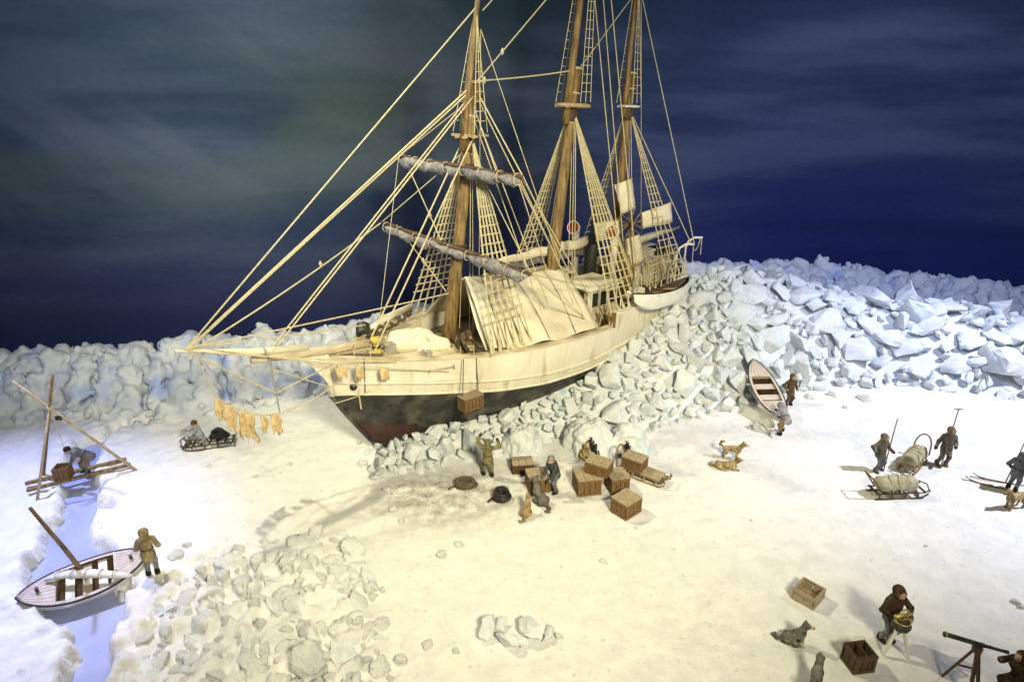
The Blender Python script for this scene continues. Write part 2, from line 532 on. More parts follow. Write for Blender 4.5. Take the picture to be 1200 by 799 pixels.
def ground_h(x, y):
    x = np.asarray(x, float); y = np.asarray(y, float)
    h = 0.05 * fbm(x * 0.35, y * 0.35, 1.0, 3) + 0.010 * fbm(x * 1.7, y * 1.7, 4.0, 4) + 0.006 * fbm(x * 6.1, y * 6.1, 9.0, 2)
    # wind ripples
    h = h + 0.012 * vnoise(x * 1.2 + y * 0.6, y * 5.5 - x * 2.2, 2.0)
    # rough crusted snow on the left
    left = sstep(-4.0, -9.0, x)
    f1, e1 = worley(x * 1.3 + 0.4 * vnoise(x, y, 8), y * 1.3)
    h = h + left * 0.10 * (0.55 - f1) * sstep(18.5, 15.0, y)
    h = h + left * 0.035 * fbm(x * 3.1, y * 3.1, 7.0, 3)
    # crumbled snow field, front left
    wgt = sstep(-2.6, -4.2, x + 0.25 * (y - 11)) * sstep(15.6, 14.0, y + 0.12 * (x + 7)) * sstep(-10.6, -9.4, x)
    wx, wy = x + 0.35 * fbm(x * 1.1, y * 1.1, 3.0, 3), y + 0.35 * fbm(x * 1.1, y * 1.1, 13.0, 3)
    g1, k1 = worley(wx * 1.15, wy * 1.15, 21)
    g2, k2 = worley(wx * 2.6, wy * 2.6, 31)
    g3, k3 = worley(wx * 5.2, wy * 5.2, 41)
    h = h + wgt * (0.55 * np.clip(0.62 - g1, 0, 1) * sstep(0.0, 0.22, k1) + 0.30 * np.clip(0.6 - g2, 0, 1) + 0.09 * (0.5 - g3) + 0.05 * fbm(x * 4, y * 4, 6.0, 3) - 0.05)
    # sledge ruts and trodden lines
    for (x0_, y0_, x1_, y1_) in ((5.4, 18.6, 14.0, 12.2), (14.2, 17.8, 11.8, 22.4), (15.6, 20.2, 24.0, 23.5), (12.4, 17.9, 3.4, 16.2), (-1.5, 17.2, -6.0, 9.5), (6.0, 9.0, 3.2, 16.5)):
        dx_, dy_ = x1_ - x0_, y1_ - y0_; ll = math.hypot(dx_, dy_)
        tt_ = ((x - x0_) * dx_ + (y - y0_) * dy_) / ll
        dd_ = ((x - x0_) * dy_ - (y - y0_) * dx_) / ll + 0.25 * np.sin(tt_ * .8 + x0_)
        on = sstep(-.4, .4, tt_) * sstep(ll + .4, ll - .4, tt_) * (0.55 + 0.45 * vnoise(x * 1.5, y * 1.5, 1.0))
        h = h - 0.030 * on * (np.exp(-((dd_ - .28) / .10) ** 2) + np.exp(-((dd_ + .28) / .10) ** 2)) + 0.012 * on * np.exp(-((np.abs(dd_) - .45) / .1) ** 2)
    # trampled snow by the bow
    tr_ = np.exp(-(((x + 1.2) / 4.6) ** 2 + ((y - 18.2) / 1.9) ** 2))
    h = h + tr_ * 0.030 * fbm(x * 4.5, y * 4.5, 12.0, 3)
    # banks and channel
    cd = channel_depth(x, y) + 0.26 * fbm(x * 1.3, y * 1.3, 5.0, 5) + 0.05 * fbm(x * 7, y * 7, 2.0, 2)
    f2, e2 = worley(x * 2.1, y * 2.1, 3)
    bank = sstep(-1.3, -0.1, cd) * sstep(0.25, -0.05, cd)
    h = h + bank * (0.06 + 0.12 * (0.6 - f2) + 0.10 * fbm(x * 2.7, y * 2.7, 6.0, 4))
    inside = sstep(-0.02, 0.14, cd)
    shelf = sstep(0.10, 0.45, cd)
    h = h * (1 - inside) + inside * (-0.40 + 0.12 * fbm(x * 3.3, y * 3.3, 11.0, 3) - 0.4 * shelf)
    # low mound of packed snow, front left
    bump = np.exp(-(((x + 6.9) / 2.9) ** 2 + ((y - 12.2) / 2.0) ** 2))
    h = h + 0.16 * bump * (1 - inside)
    return h


def gz(x, y):
    return float(ground_h(np.array([x]), np.array([y]))[0])


def GP(x, y, dz=0.0):
    p = G(x, y)
    return Vector((p.x, p.y, gz(p.x, p.y) + dz))


xs = np.concatenate([np.arange(-60, -27, 1.5), np.arange(-27, 30, 0.11), np.arange(30, 62, 1.5)])
ys = np.concatenate([np.arange(-3, 8.5, 0.8), np.arange(8.5, 27.5, 0.11), np.arange(27.5, 52, 1.0)])
XX, YY = np.meshgrid(xs, ys)
HH = ground_h(XX, YY)
nx, ny = len(xs), len(ys)
ii = np.arange(nx * ny).reshape(ny, nx)
quads = np.stack([ii[:-1, :-1], ii[:-1, 1:], ii[1:, 1:], ii[1:, :-1]], -1).reshape(-1, 4)
me = bpy.data.meshes.new('snow_ground')
vv = np.stack([XX, YY, HH], -1).reshape(-1, 3)
me.vertices.add(len(vv)); me.vertices.foreach_set('co', vv.ravel())
me.loops.add(quads.size); me.loops.foreach_set('vertex_index', quads.ravel())
me.polygons.add(len(quads)); me.polygons.foreach_set('loop_start', np.arange(0, quads.size, 4))
me.polygons.foreach_set('use_smooth', np.ones(len(quads), bool))
me.update(calc_edges=True)
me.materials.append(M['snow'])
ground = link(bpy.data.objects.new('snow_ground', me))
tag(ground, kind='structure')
nt = M['snow'].node_tree
bs = nt.nodes['Principled BSDF']
src = bs.inputs['Base Color'].links[0].from_socket
tc = [n_ for n_ in nt.nodes if n_.type == 'TEX_COORD'][0]
last = src
for (cx, cy, rad, squash_, strength, colr) in ((-2.3, 18.0, 3.7, 1.6, 0.95, (0.27, 0.25, 0.20)), (2.2, 18.6, 2.8, 1.3, 0.35, (0.40, 0.36, 0.28)), (14.5, 18.6, 3.2, 1.2, 0.18, (0.45, 0.42, 0.38)), (8.8, 11.8, 2.6, 1.0, 0.25, (0.42, 0.39, 0.33))):  # first patch, under the bow: trampled dirt plus some hull shadow painted in
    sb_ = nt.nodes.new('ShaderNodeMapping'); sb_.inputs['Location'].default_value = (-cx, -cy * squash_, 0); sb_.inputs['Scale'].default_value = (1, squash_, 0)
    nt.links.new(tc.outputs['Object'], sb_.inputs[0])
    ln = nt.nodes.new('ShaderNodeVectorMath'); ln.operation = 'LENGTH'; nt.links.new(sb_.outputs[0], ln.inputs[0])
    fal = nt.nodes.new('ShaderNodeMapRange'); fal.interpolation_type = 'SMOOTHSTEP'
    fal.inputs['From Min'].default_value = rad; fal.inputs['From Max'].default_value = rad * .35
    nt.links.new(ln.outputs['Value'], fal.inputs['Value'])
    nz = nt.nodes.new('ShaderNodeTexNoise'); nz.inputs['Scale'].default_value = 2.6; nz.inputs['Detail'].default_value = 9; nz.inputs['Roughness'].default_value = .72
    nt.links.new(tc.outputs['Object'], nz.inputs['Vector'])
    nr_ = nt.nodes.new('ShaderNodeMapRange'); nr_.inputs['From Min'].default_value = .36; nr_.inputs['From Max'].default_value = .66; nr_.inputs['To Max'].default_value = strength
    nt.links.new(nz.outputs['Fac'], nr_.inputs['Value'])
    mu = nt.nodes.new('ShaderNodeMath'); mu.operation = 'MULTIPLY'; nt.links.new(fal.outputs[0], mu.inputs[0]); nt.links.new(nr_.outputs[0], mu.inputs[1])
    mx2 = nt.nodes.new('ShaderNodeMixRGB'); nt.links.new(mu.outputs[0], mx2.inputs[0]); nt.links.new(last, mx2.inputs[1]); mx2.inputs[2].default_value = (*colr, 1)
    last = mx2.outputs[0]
# scattered dark crumbs and grit
vz = nt.nodes.new('ShaderNodeTexNoise'); vz.inputs['Scale'].default_value = 7.0; vz.inputs['Detail'].default_value = 3
mpz = nt.nodes.new('ShaderNodeMapping'); mpz.inputs['Scale'].default_value = (1, 2.2, 1); mpz.inputs['Rotation'].default_value = (0, 0, .5)
nt.links.new(tc.outputs['Object'], mpz.inputs[0]); nt.links.new(mpz.outputs[0], vz.inputs['Vector'])
vr = nt.nodes.new('ShaderNodeMapRange'); vr.inputs['From Min'].default_value = .71; vr.inputs['From Max'].default_value = .78; vr.inputs['To Max'].default_value = .6
nt.links.new(vz.outputs['Fac'], vr.inputs['Value'])
mx2 = nt.nodes.new('ShaderNodeMixRGB'); nt.links.new(vr.outputs[0], mx2.inputs[0]); nt.links.new(last, mx2.inputs[1]); mx2.inputs[2].default_value = (.30, .29, .27, 1)
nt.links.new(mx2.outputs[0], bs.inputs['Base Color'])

# water: a smooth pale sheet lying in the channel
wm = mat('still_water', (0.30, 0.34, 0.56), (0.38, 0.42, 0.64), 0.16, 0.6, 0.03, 3, spec=0.5)
b = MB()
b.grid([[(-30, 6, -0.34), (-5, 6, -0.34)], [(-30, 27, -0.34), (-5, 27, -0.34)]])
tag(b.build('water', wm), kind='structure')

# painted backdrop cloth with soft folds
prof = [(-64, 0), (-56, 16), (-44, 25.0), (-28, 28.6), (-16, 30.0), (-9, 32.5), (-2, 39.0), (8, 44.0), (20, 45.0), (34, 42.5), (48, 36), (58, 22), (62, 0)]
pp = [Vector((a, c, 0)) for a, c in prof]
pts = []
for i in range(len(pp) - 1):
    p0 = pp[max(i - 1, 0)]; p1 = pp[i]; p2 = pp[i + 1]; p3 = pp[min(i + 2, len(pp) - 1)]
    for k in range(24):
        t = k / 24
        pts.append(0.5 * ((2 * p1) + (p2 - p0) * t + (2 * p0 - 5 * p1 + 4 * p2 - p3) * t * t + (3 * p1 - p0 - 3 * p2 + p3) * t ** 3))
pts.append(pp[-1])
rows = []
for j in range(40):
    z = -1.5 + 43.0 * j / 39
    row = []
    for i, p in enumerate(pts):
        d = pts[min(i + 1, len(pts) - 1)] - pts[max(i - 1, 0)]
        nrm = Vector((-d.y, d.x, 0)).normalized()
        f = 0.22 * float(vnoise(i * 0.16 + z * 0.05, z * 0.02, 3.0)) + 0.35 * float(vnoise(i * 0.05 - z * 0.12, 2.0, 6.0))
        row.append(p - nrm * f + Vector((0, 0, z)))
    rows.append(row)
b = MB(); b.grid(rows, flip=False)
m = bpy.data.materials.new('painted_backdrop_cloth')
m.use_nodes = True
nt = m.node_tree
bs = nt.nodes['Principled BSDF']
bs.inputs['Roughness'].default_value = 0.95
bs.inputs['Specular IOR Level'].default_value = 0.05
tc = nt.nodes.new('ShaderNodeTexCoord')
sx = nt.nodes.new('ShaderNodeSeparateXYZ'); nt.links.new(tc.outputs['Object'], sx.inputs[0])


def mrange(src, a, b_, c=0, d=1, smooth=True):
    n_ = nt.nodes.new('ShaderNodeMapRange')
    n_.interpolation_type = 'SMOOTHSTEP' if smooth else 'LINEAR'
    nt.links.new(src, n_.inputs['Value'])
    n_.inputs['From Min'].default_value = a; n_.inputs['From Max'].default_value = b_
    n_.inputs['To Min'].default_value = c; n_.inputs['To Max'].default_value = d
    return n_.outputs[0]


def mixc(fac, a, b_):
    n_ = nt.nodes.new('ShaderNodeMixRGB')
    if isinstance(fac, float): n_.inputs[0].default_value = fac
    else: nt.links.new(fac, n_.inputs[0])
    for s, q in ((1, a), (2, b_)):
        if isinstance(q, tuple): n_.inputs[s].default_value = (*q, 1)
        else: nt.links.new(q, n_.inputs[s])
    return n_.outputs[0]


def mathn(op, a, b_):
    n_ = nt.nodes.new('ShaderNodeMath'); n_.operation = op
    for s, q in ((0, a), (1, b_)):
        if isinstance(q, float): n_.inputs[s].default_value = q
        else: nt.links.new(q, n_.inputs[s])
    return n_.outputs[0]


def tnoise(scale, st, detail=4, rot=(0, 0, 0), loc=(0, 0, 0), kind='POINT'):
    mp_ = nt.nodes.new('ShaderNodeMapping'); mp_.vector_type = kind; mp_.inputs['Scale'].default_value = st
    mp_.inputs['Rotation'].default_value = rot
    mp_.inputs['Location'].default_value = loc
    nt.links.new(tc.outputs['Object'], mp_.inputs[0])
    n_ = nt.nodes.new('ShaderNodeTexNoise'); n_.inputs['Scale'].default_value = scale
    n_.inputs['Detail'].default_value = detail
    nt.links.new(mp_.outputs[0], n_.inputs['Vector'])
    return n_.outputs['Fac']


NAVY = (0.018, 0.022, 0.085)
BLUE = (0.020, 0.032, 0.13)
TEAL = (0.040, 0.070, 0.100)
GREYBLUE = (0.10, 0.122, 0.185)
GREEN = (0.075, 0.105, 0.085)
hz_ = mrange(sx.outputs['Z'], -1.0, 17.0)
side = mrange(sx.outputs['X'], -10.0, 18.0)
base_low = mixc(side, NAVY, BLUE)
base_high = mixc(side, TEAL, (0.034, 0.050, 0.085))
c_ = mixc(hz_, base_low, base_high)
# soft cloud bands, low and stretched
bands = mrange(tnoise(0.16, (0.30, .3, 1.9), 5, (0, R(7), 0)), 0.42, 0.66)
bl = mathn('MULTIPLY', bands, mrange(sx.outputs['Z'], 0.0, 11.0))
c_ = mixc(mathn('MULTIPLY', bl, 0.62), c_, GREYBLUE)
dk = mathn('MULTIPLY', mrange(tnoise(0.20, (0.25, .3, 2.2), 4, (0, R(-4), 0), (11, 0, 5)), 0.50, 0.70), 0.35)
c_ = mixc(dk, c_, (0.012, 0.016, 0.045))
# slanting veils of aurora over the left half
veil = mrange(tnoise(0.42, (7.0, 8.0, 1.5), 3, (0, R(38), 0), (3.4, 0, 0), 'TEXTURE'), 0.46, 0.68)
lf = mathn('MULTIPLY', mrange(sx.outputs['X'], 4.0, -12.0), mrange(sx.outputs['Z'], 5.5, 12.0))
c_ = mixc(mathn('MULTIPLY', mathn('MULTIPLY', veil, lf), 0.6), c_, (0.125, 0.15, 0.20))
gl = mathn('MULTIPLY', mrange(tnoise(0.13, (0.5, 1, 1.0), 3, (0, 0, 0), (7, 0, 2)), 0.45, 0.65), lf)
gl = mathn('MULTIPLY', gl, mrange(sx.outputs['Z'], 18.0, 11.0))
c_ = mixc(mathn('MULTIPLY', gl, 0.7), c_, GREEN)
# weave and brush marks
wv = mrange(tnoise(3.0, (1, 1, 1.4), 6), 0.3, 0.7, 0.94, 1.06, False)
vm = nt.nodes.new('ShaderNodeMixRGB'); vm.blend_type = 'MULTIPLY'; vm.inputs[0].default_value = 1
nt.links.new(c_, vm.inputs[1]); nt.links.new(wv, vm.inputs[2])
nt.links.new(vm.outputs[0], bs.inputs['Base Color'])
sky = b.build('sky', m, smooth=True)
tag(sky, kind='structure')

# ridge of moulded ice along the back
crest = [(-40, 22, 2.0, 2.4), (-30, 24.6, 2.3, 2.4), (-23, 25.6, 2.35, 2.4), (-17.5, 26.0, 2.55, 2.4), (-14.3, 26.2, 3.0, 2.5), (-12.0, 27.0, 3.0, 2.6),
         (-8.3, 28.2, 2.65, 2.4), (-6.0, 30.6, 2.6, 2.4), (0, 36, 2.8, 2.4), (8, 40, 2.9, 2.6), (13, 40.5, 2.75, 2.6),
         (19.8, 40.5, 3.05, 2.6), (25.5, 39.0, 2.45, 2.6), (32, 37.0, 2.0, 2.6), (42, 33, 2.0, 2.6)]
cp_ = [Vector(c[:2] + (c[2],)) for c in crest]
cw_ = [c[3] for c in crest]
NR = 780
cum = [0]
for a, c in zip(cp_[:-1], cp_[1:]): cum.append(cum[-1] + (c.xy - a.xy).length)
s_ = np.linspace(0, cum[-1], NR)
cx_ = np.interp(s_, cum, [p.x for p in cp_]); cy_ = np.interp(s_, cum, [p.y for p in cp_]); cz_ = np.interp(s_, cum, [p.z for p in cp_])
cwid = np.interp(s_, cum, cw_)
ker = np.hanning(61); ker /= ker.sum()
cx_s = np.convolve(np.pad(cx_, 30, 'edge'), ker, 'valid'); cy_s = np.convolve(np.pad(cy_, 30, 'edge'), ker, 'valid')
tx = np.gradient(cx_s); ty = np.gradient(cy_s); tl = np.hypot(tx, ty); tx /= tl; ty /= tl
nxn, nyn = ty, -tx            # towards the camera
rq = random.Random(5)
prims = []
total = cum[-1]
step = 0.0
while step < total:
    zc = float(np.interp(step, s_, cz_))
    prims.append(((step, 0.3, 0.0), (step + rq.uniform(-.3, .3), 0.25, zc * .62), 1.15, .75, 0))
    # a tall rounded column at the crest
    tz = zc * rq.uniform(.84, 1.02); r1 = rq.uniform(.42, .72)
    prims.append(((step + rq.uniform(-.3, .3), -rq.uniform(.5, 1.0), 0.0), (step + rq.uniform(-.35, .35), rq.uniform(-.2, .2), tz - r1), r1 * 1.1, r1, 0))
    # lower ribs leaning on the front, and crumbs at the foot
    for k_ in range(2):
        x0 = step + rq.uniform(-.6, .6); r2 = rq.uniform(.25, .5)
        prims.append(((x0 + rq.uniform(-.4, .4), -rq.uniform(1.3, 2.1), -.1), (x0, -rq.uniform(.55, .95), zc * rq.uniform(.35, .72)), r2 * 1.15, r2, 0))
    for k_ in range(2):
        x0 = step + rq.uniform(-.6, .6); y0 = -rq.uniform(1.7, 2.6); r2 = rq.uniform(.15, .36)
        prims.append(((x0, y0, 0), (x0 + .1, y0 + .1, r2 * .5), r2, r2, 0))
    step += rq.uniform(.75, 1.15)


def bend(P):
    s0 = np.clip(P[:, 0], 0, total)
    bx_ = np.interp(s0, s_, cx_s); by_ = np.interp(s0, s_, cy_s)
    ex = np.interp(s0, s_, nxn); ey = np.interp(s0, s_, nyn)
    return np.stack([bx_ - ex * P[:, 1], by_ - ey * P[:, 1], P[:, 2]], 1)


me = blended_mesh('ice_ridge', prims, [M['ridge']], res=0.105, k=0.10, wrinkle=0.17, wscale=3.0, warp=bend, woct=4,
                  facets=lambda x, y, z: 0.34 * (worley3(x * 1.25, y * 1.25, z * .85)[0] - .5) + 0.20 * (worley3(x * 2.9 + 5, y * 2.9, z * 2.4, 3)[0] - .5))
rid = link(bpy.data.objects.new('ice_ridge', me))
tag(rid, kind='structure')

# ================================================================== RUBBLE OF ICE BLOCKS
SHIP_B = G(385, 418, 4.5)
AXA = R(40.505)
AX = Vector((math.cos(AXA), math.sin(AXA)))
PV = Vector((AX.y, -AX.x))


def to_ship(x, y):
    dx, dy = x - SHIP_B.x, y - SHIP_B.y
    return dx * AX.x + dy * AX.y, dx * PV.x + dy * PV.y


HB_T = [0, .35, .8, 1.5, 3, 4.1, 5, 6.3, 7.4, 9, 10, 12, 14, 16, 18, 19, 19.7, 20]
HB_V = [.06, .40, .75, 1.15, 1.95, 2.4, 2.75, 3.07, 3.3, 3.5, 3.55, 3.5, 3.3, 2.85, 2.2, 1.6, .9, .25]


def half_beam(t): return float(np.interp(t, HB_T, HB_V))


ZR_T = [0, 1, 2, 3, 5, 7, 9, 10.95, 11.2, 12.6, 14.7, 18, 20]
ZR_Z = [4.5, 4.38, 4.28, 4.19, 4.05, 3.97, 3.93, 3.93, 4.46, 4.42, 4.5, 4.55, 4.65]
ZW_T = [0, 1.55, 2.93, 4.8, 7.85, 10, 14, 18, 20]
ZW_Z = [2.97, 2.83, 2.66, 2.44, 2.12, 2.15, 2.4, 2.8, 3.3]


def zrail(t): return float(np.interp(t, ZR_T, ZR_Z))
def zwl(t): return float(np.interp(t, ZW_T, ZW_Z))


def zkeel(t):
    if t < 1.75:
        q = t / 1.75
        return 2.97 - 2.97 * q ** .92 + (0.0 if q < 1 else 0)
    if t > 17: return 2.6 * ((t - 17) / 3.0) ** 1.6
    return -0.05


def section_v(t, z):
    k = zkeel(t); zr = zrail(t) if not 10.9 < t < 11.25 else 3.93
    s = max(0.0, min(1.0, (z - k) / (zr - k)))
    full = min(1.0, max(0.0, (t - 0.2) / 5.5)) * min(1, max(0, (20 - t) / 4.0))
    vee = s ** 0.85
    rnd = (1 - (1 - s) ** 2.3) ** .62
    f = vee * (1 - full) + rnd * full
    return max(half_beam(t) * f, 0.035)


FOOT = [(-9, 18.5), (-5.2, 19.2), (-4.5, 19.3), (-3, 19.6), (-1.8, 20.2), (0, 21.0), (1.6, 21.6), (2.9, 21.9), (4.6, 21.7), (7.2, 23.2), (9.9, 24.3), (13, 25.8),
        (15.5, 26.4), (18.7, 26.8), (21, 26.0), (23.5, 25.2), (30, 24.6)]
CREST = [(-9, 21, .2), (-5.2, 21.0, .35), (-3, 22.5, .9), (0, 24.0, 1.35), (3, 25.8, 2.2), (5, 26.9, 3.1), (7.5, 28.6, 4.1), (10, 30.4, 4.45), (12.1, 32.6, 4.25), (14.5, 33.0, 3.75), (17, 32.0, 3.25),
         (20.3, 31, 2.85), (23.5, 30.6, 2.85), (27, 30.5, 2.1), (31, 30, 1.7)]


def mound_h(x, y):
    yf = np.interp(x, [p[0] for p in FOOT], [p[1] for p in FOOT])
    yc = np.interp(x, [p[0] for p in CREST], [p[1] for p in CREST])
    zc = np.interp(x, [p[0] for p in CREST], [p[2] for p in CREST])
    u_ = (y - yf) / (yc - yf)
    up = np.sin(np.clip(u_, 0, 1) * math.pi / 2) ** 1.15
    dn = np.clip(1 - (y - yc) / 7.0, 0.0, 1) ** 1.0
    return np.where(u_ <= 0, -0.25, zc * np.where(u_ < 1, up, dn))


def block_mesh(i, sx_, sy_, sz_, npts, rgh, jag):
    rr = random.Random(100 + i)
    bm = bmesh.new()
    for k in range(npts):
        v = Vector((rr.gauss(0, 1), rr.gauss(0, 1), rr.gauss(0, 1))).normalized()
        # push towards a box so that faces stay broad and flat
        mx = max(abs(v.x), abs(v.y), abs(v.z))
        v = v.lerp(v / mx, jag) * rr.uniform(0.82, 1.05)
        bm.verts.new((v.x * sx_, v.y * sy_, v.z * sz_))
    r = bmesh.ops.convex_hull(bm, input=bm.verts[:])
    bmesh.ops.delete(bm, geom=[g for g in r['geom_interior'] if isinstance(g, bmesh.types.BMVert)], context='VERTS')
    bmesh.ops.dissolve_limit(bm, angle_limit=R(14), verts=bm.verts[:], edges=bm.edges[:])
    bmesh.ops.bevel(bm, geom=bm.edges[:], offset=0.035, segments=1, affect='EDGES', clamp_overlap=True)
    bmesh.ops.triangulate(bm, faces=bm.faces[:])
    bmesh.ops.subdivide_edges(bm, edges=[e for e in bm.edges if e.calc_length() > 0.35], cuts=2, use_grid_fill=True)
    bmesh.ops.triangulate(bm, faces=bm.faces[:])
    bm.normal_update()
    co = np.array([v.co[:] for v in bm.verts])
    nn = fbm(co[:, 0] * 1.9 + i * 3.1, co[:, 1] * 1.9, co[:, 2] * 1.9 + i, 3)
    for v, q in zip(bm.verts, nn):
        v.co += v.normal * (rgh * float(q))
    bm.normal_update()
    me = bpy.data.meshes.new('ice_block')
    bm.to_mesh(me); bm.free()
    me.polygons.foreach_set('use_smooth', [True] * len(me.polygons))
    me.set_sharp_from_angle(angle=R(24))
    me.materials.append(M['ice'])
    return me


CHUNK = [block_mesh(i, 1.0, random.uniform(.75, 1), random.uniform(.6, .9), random.randint(10, 17), .11, .6) for i in range(20)]
SLAB = [block_mesh(40 + i, 1.0, random.uniform(.6, .9), random.uniform(.24, .38), random.randint(14, 22), .07, .8) for i in range(8)]


def lump_mesh(i):
    bm = bmesh.new()
    bmesh.ops.create_icosphere(bm, subdivisions=4, radius=1.0)
    co = np.array([v.co[:] for v in bm.verts])
    r1 = fbm(co[:, 0] * 1.1 + i * 5.3, co[:, 1] * 1.1, co[:, 2] * 1.1 + i, 2)
    r2 = fbm(co[:, 0] * 3.2 + i, co[:, 1] * 3.2 + i * 2.2, co[:, 2] * 3.2, 4)
    # a few broken flat faces
    rg = random.Random(900 + i)
    k = 1 + .40 * r1 + .20 * r2
    for q in range(9):
        d = np.array(Vector((rg.gauss(0, 1), rg.gauss(0, 1), rg.gauss(.3, .8))).normalized())
        lim = rg.uniform(.5, .82)
        dp = (co * k[:, None]) @ d
        k = np.where(dp > lim, k * (lim + .15 * (dp - lim)) / np.maximum(dp, 1e-3), k)
    for v, q in zip(bm.verts, k): v.co *= float(q)
    me = bpy.data.meshes.new('ice_block')
    bm.to_mesh(me); bm.free()
    me.polygons.foreach_set('use_smooth', [True] * len(me.polygons))
    me.materials.append(M['snow_lump'])
    return me


LUMP = [lump_mesh(i) for i in range(12)]


def block(parent, me, p, s, rot):
    o = bpy.data.objects.new('ice_block', me)
    link(o, parent)
    o.location = p
    o.rotation_euler = rot
    o.scale = s
    return o


def slope_quat(x, y):
    e = 0.4
    dx = float(mound_h(x + e, y) - mound_h(x - e, y)) / (2 * e)
    dy = float(mound_h(x, y + e) - mound_h(x, y - e)) / (2 * e)
    return Vector((-dx, -dy, 1)).normalized().to_track_quat('Z', 'Y')


# mound body under the blocks
mx_ = np.arange(-6.5, 30.1, 0.3); my_ = np.arange(18.8, 41, 0.3)
MXX, MYY = np.meshgrid(mx_, my_)
MH = mound_h(MXX, MYY) - 0.30 + 0.10 * fbm(MXX * 1.3, MYY * 1.3, 2, 3)
rr = random.Random(11)
rub_mid = thing('ice_rubble', 'heap of small broken ice blocks banked against the side of the ship', 'ice rubble')
rub_right = thing('ice_rubble', 'long bank of large tumbled ice slabs behind the small empty boat', 'ice rubble')
for root, lo_, hi_ in ((rub_mid, -6.5, 9.4), (rub_right, 9.4, 30)):
    i0, i1 = np.searchsorted(mx_, lo_ - 0.01), np.searchsorted(mx_, hi_ + 0.01)
    b = MB()
    b.grid([[(mx_[i], my_[j], MH[j, i]) for i in range(i0, min(i1 + 1, len(mx_)))] for j in range(len(my_))])
    b.build('mound', M['ice'], root, smooth=True)

placed = []


def try_place(root, x, y, r, me, sc, flat=False, sep=0.62, lift=0.0):
    t, v = to_ship(x, y)
    hb = half_beam(t) if 0 < t < 20 else 0
    h = float(mound_h(x, y))
    if 0 < t < 20.0 and h < 4.2 and abs(v) < section_v(t, min(h + r * .5, 4.0)) + r * 0.25: return False
    for (a, c, q) in placed:
        if (a - x) ** 2 + (c - y) ** 2 < ((q + r) * sep) ** 2: return False
    placed.append((x, y, r))
    q = slope_quat(x, y)
    e = Euler((rr.gauss(0, .25 if flat else .8), rr.gauss(0, .25 if flat else .8), rr.uniform(0, 6.28)))
    rot = (q @ e.to_quaternion()).to_euler()
    block(root, me, (x, y, max(h, gz(x, y) if h < .05 else h) + r * (0.10 if not flat else 0.16) + lift), sc, rot)
    return True


# named big slabs (pixel of their middle, level, size)
for (px, py, r, tx_, ty_) in ((905, 398, 1.15, -.5, .1), (965, 378, 1.05, -.3, .3), (880, 347, 1.2, -.1, .2), (942, 348, .85, -.15, -.1), (1005, 415, .95, -.35, .25),
                              (838, 313, .75, 0, .1), (820, 352, .9, -.3, 0), (868, 372, .9, -.4, -.2), (1003, 360, .7, 0, .2), (1040, 395, .85, -.3, 0),
                              (1090, 382, .8, -.2, 0), (1110, 362, .8, 0, .1), (985, 350, .7, 0, 0), (1060, 410, .8, -.4, .1), (1140, 400, .7, -.2, .1)):
    # walk along the sight line until it meets the mound
    p = None
    for k in range(400):
        z = 5.5 - k * 0.0139
        q = G(px, py, z)
        if float(mound_h(q.x, q.y)) >= z:
            p = q; break
    if p is None: continue
    placed.append((p.x, p.y, r * 0.8))
    e = Euler((ty_ - 0.25, tx_ * .6, rr.uniform(-.5, .5)))
    s = r
    block(rub_right if p.x > 9.4 else rub_mid, rr.choice(SLAB), (p.x, p.y, p.z + r * .06), (s, s, s * 1.05), (slope_quat(p.x, p.y) @ e.to_quaternion()).to_euler())

cm = cr_ = 0
for k in range(9000):                       # small blocks along the hull
    x = rr.uniform(-5.2, 11.5); y = rr.uniform(19, 33)
    h = float(mound_h(x, y))
    if h < -0.05: continue
    yc = float(np.interp(x, [p[0] for p in CREST], [p[1] for p in CREST]))
    if y > yc + 1.0: continue
    r = rr.choice((.22, .28, .34, .4, .46, .55, .64)) * (0.85 if x < 4 else 1.05) if k < 2500 else rr.choice((.14, .18, .22, .28))
    root = rub_mid if x < 9.4 else rub_right
    if cm >= 285: break
    if try_place(root, x, y, r, rr.choice(CHUNK), (r * rr.uniform(.95, 1.3), r * rr.uniform(.85, 1.15), r * rr.uniform(.9, 1.15))): cm += 1
for k in range(9000):                       # larger blocks to the right
    x = rr.uniform(8.5, 29); y = rr.uniform(23, 34.5)
    h = float(mound_h(x, y))
    if h < -0.02: continue
    yc = float(np.interp(x, [p[0] for p in CREST], [p[1] for p in CREST]))
    if y > yc + 1.2: continue
    low = h < 0.7
    r = rr.uniform(.2, .42) if low else rr.choice((.22, .3, .36, .45, .55, .7, .9))
    fl = rr.random() < .35
    me_ = rr.choice(SLAB) if fl else rr.choice(CHUNK)
    if cr_ >= 260: break
    if try_place(rub_right, x, y, r, me_, (r * rr.uniform(1, 1.35), r, r * (1.25 if fl else rr.uniform(.8, 1.1))), fl, 0.60): cr_ += 1

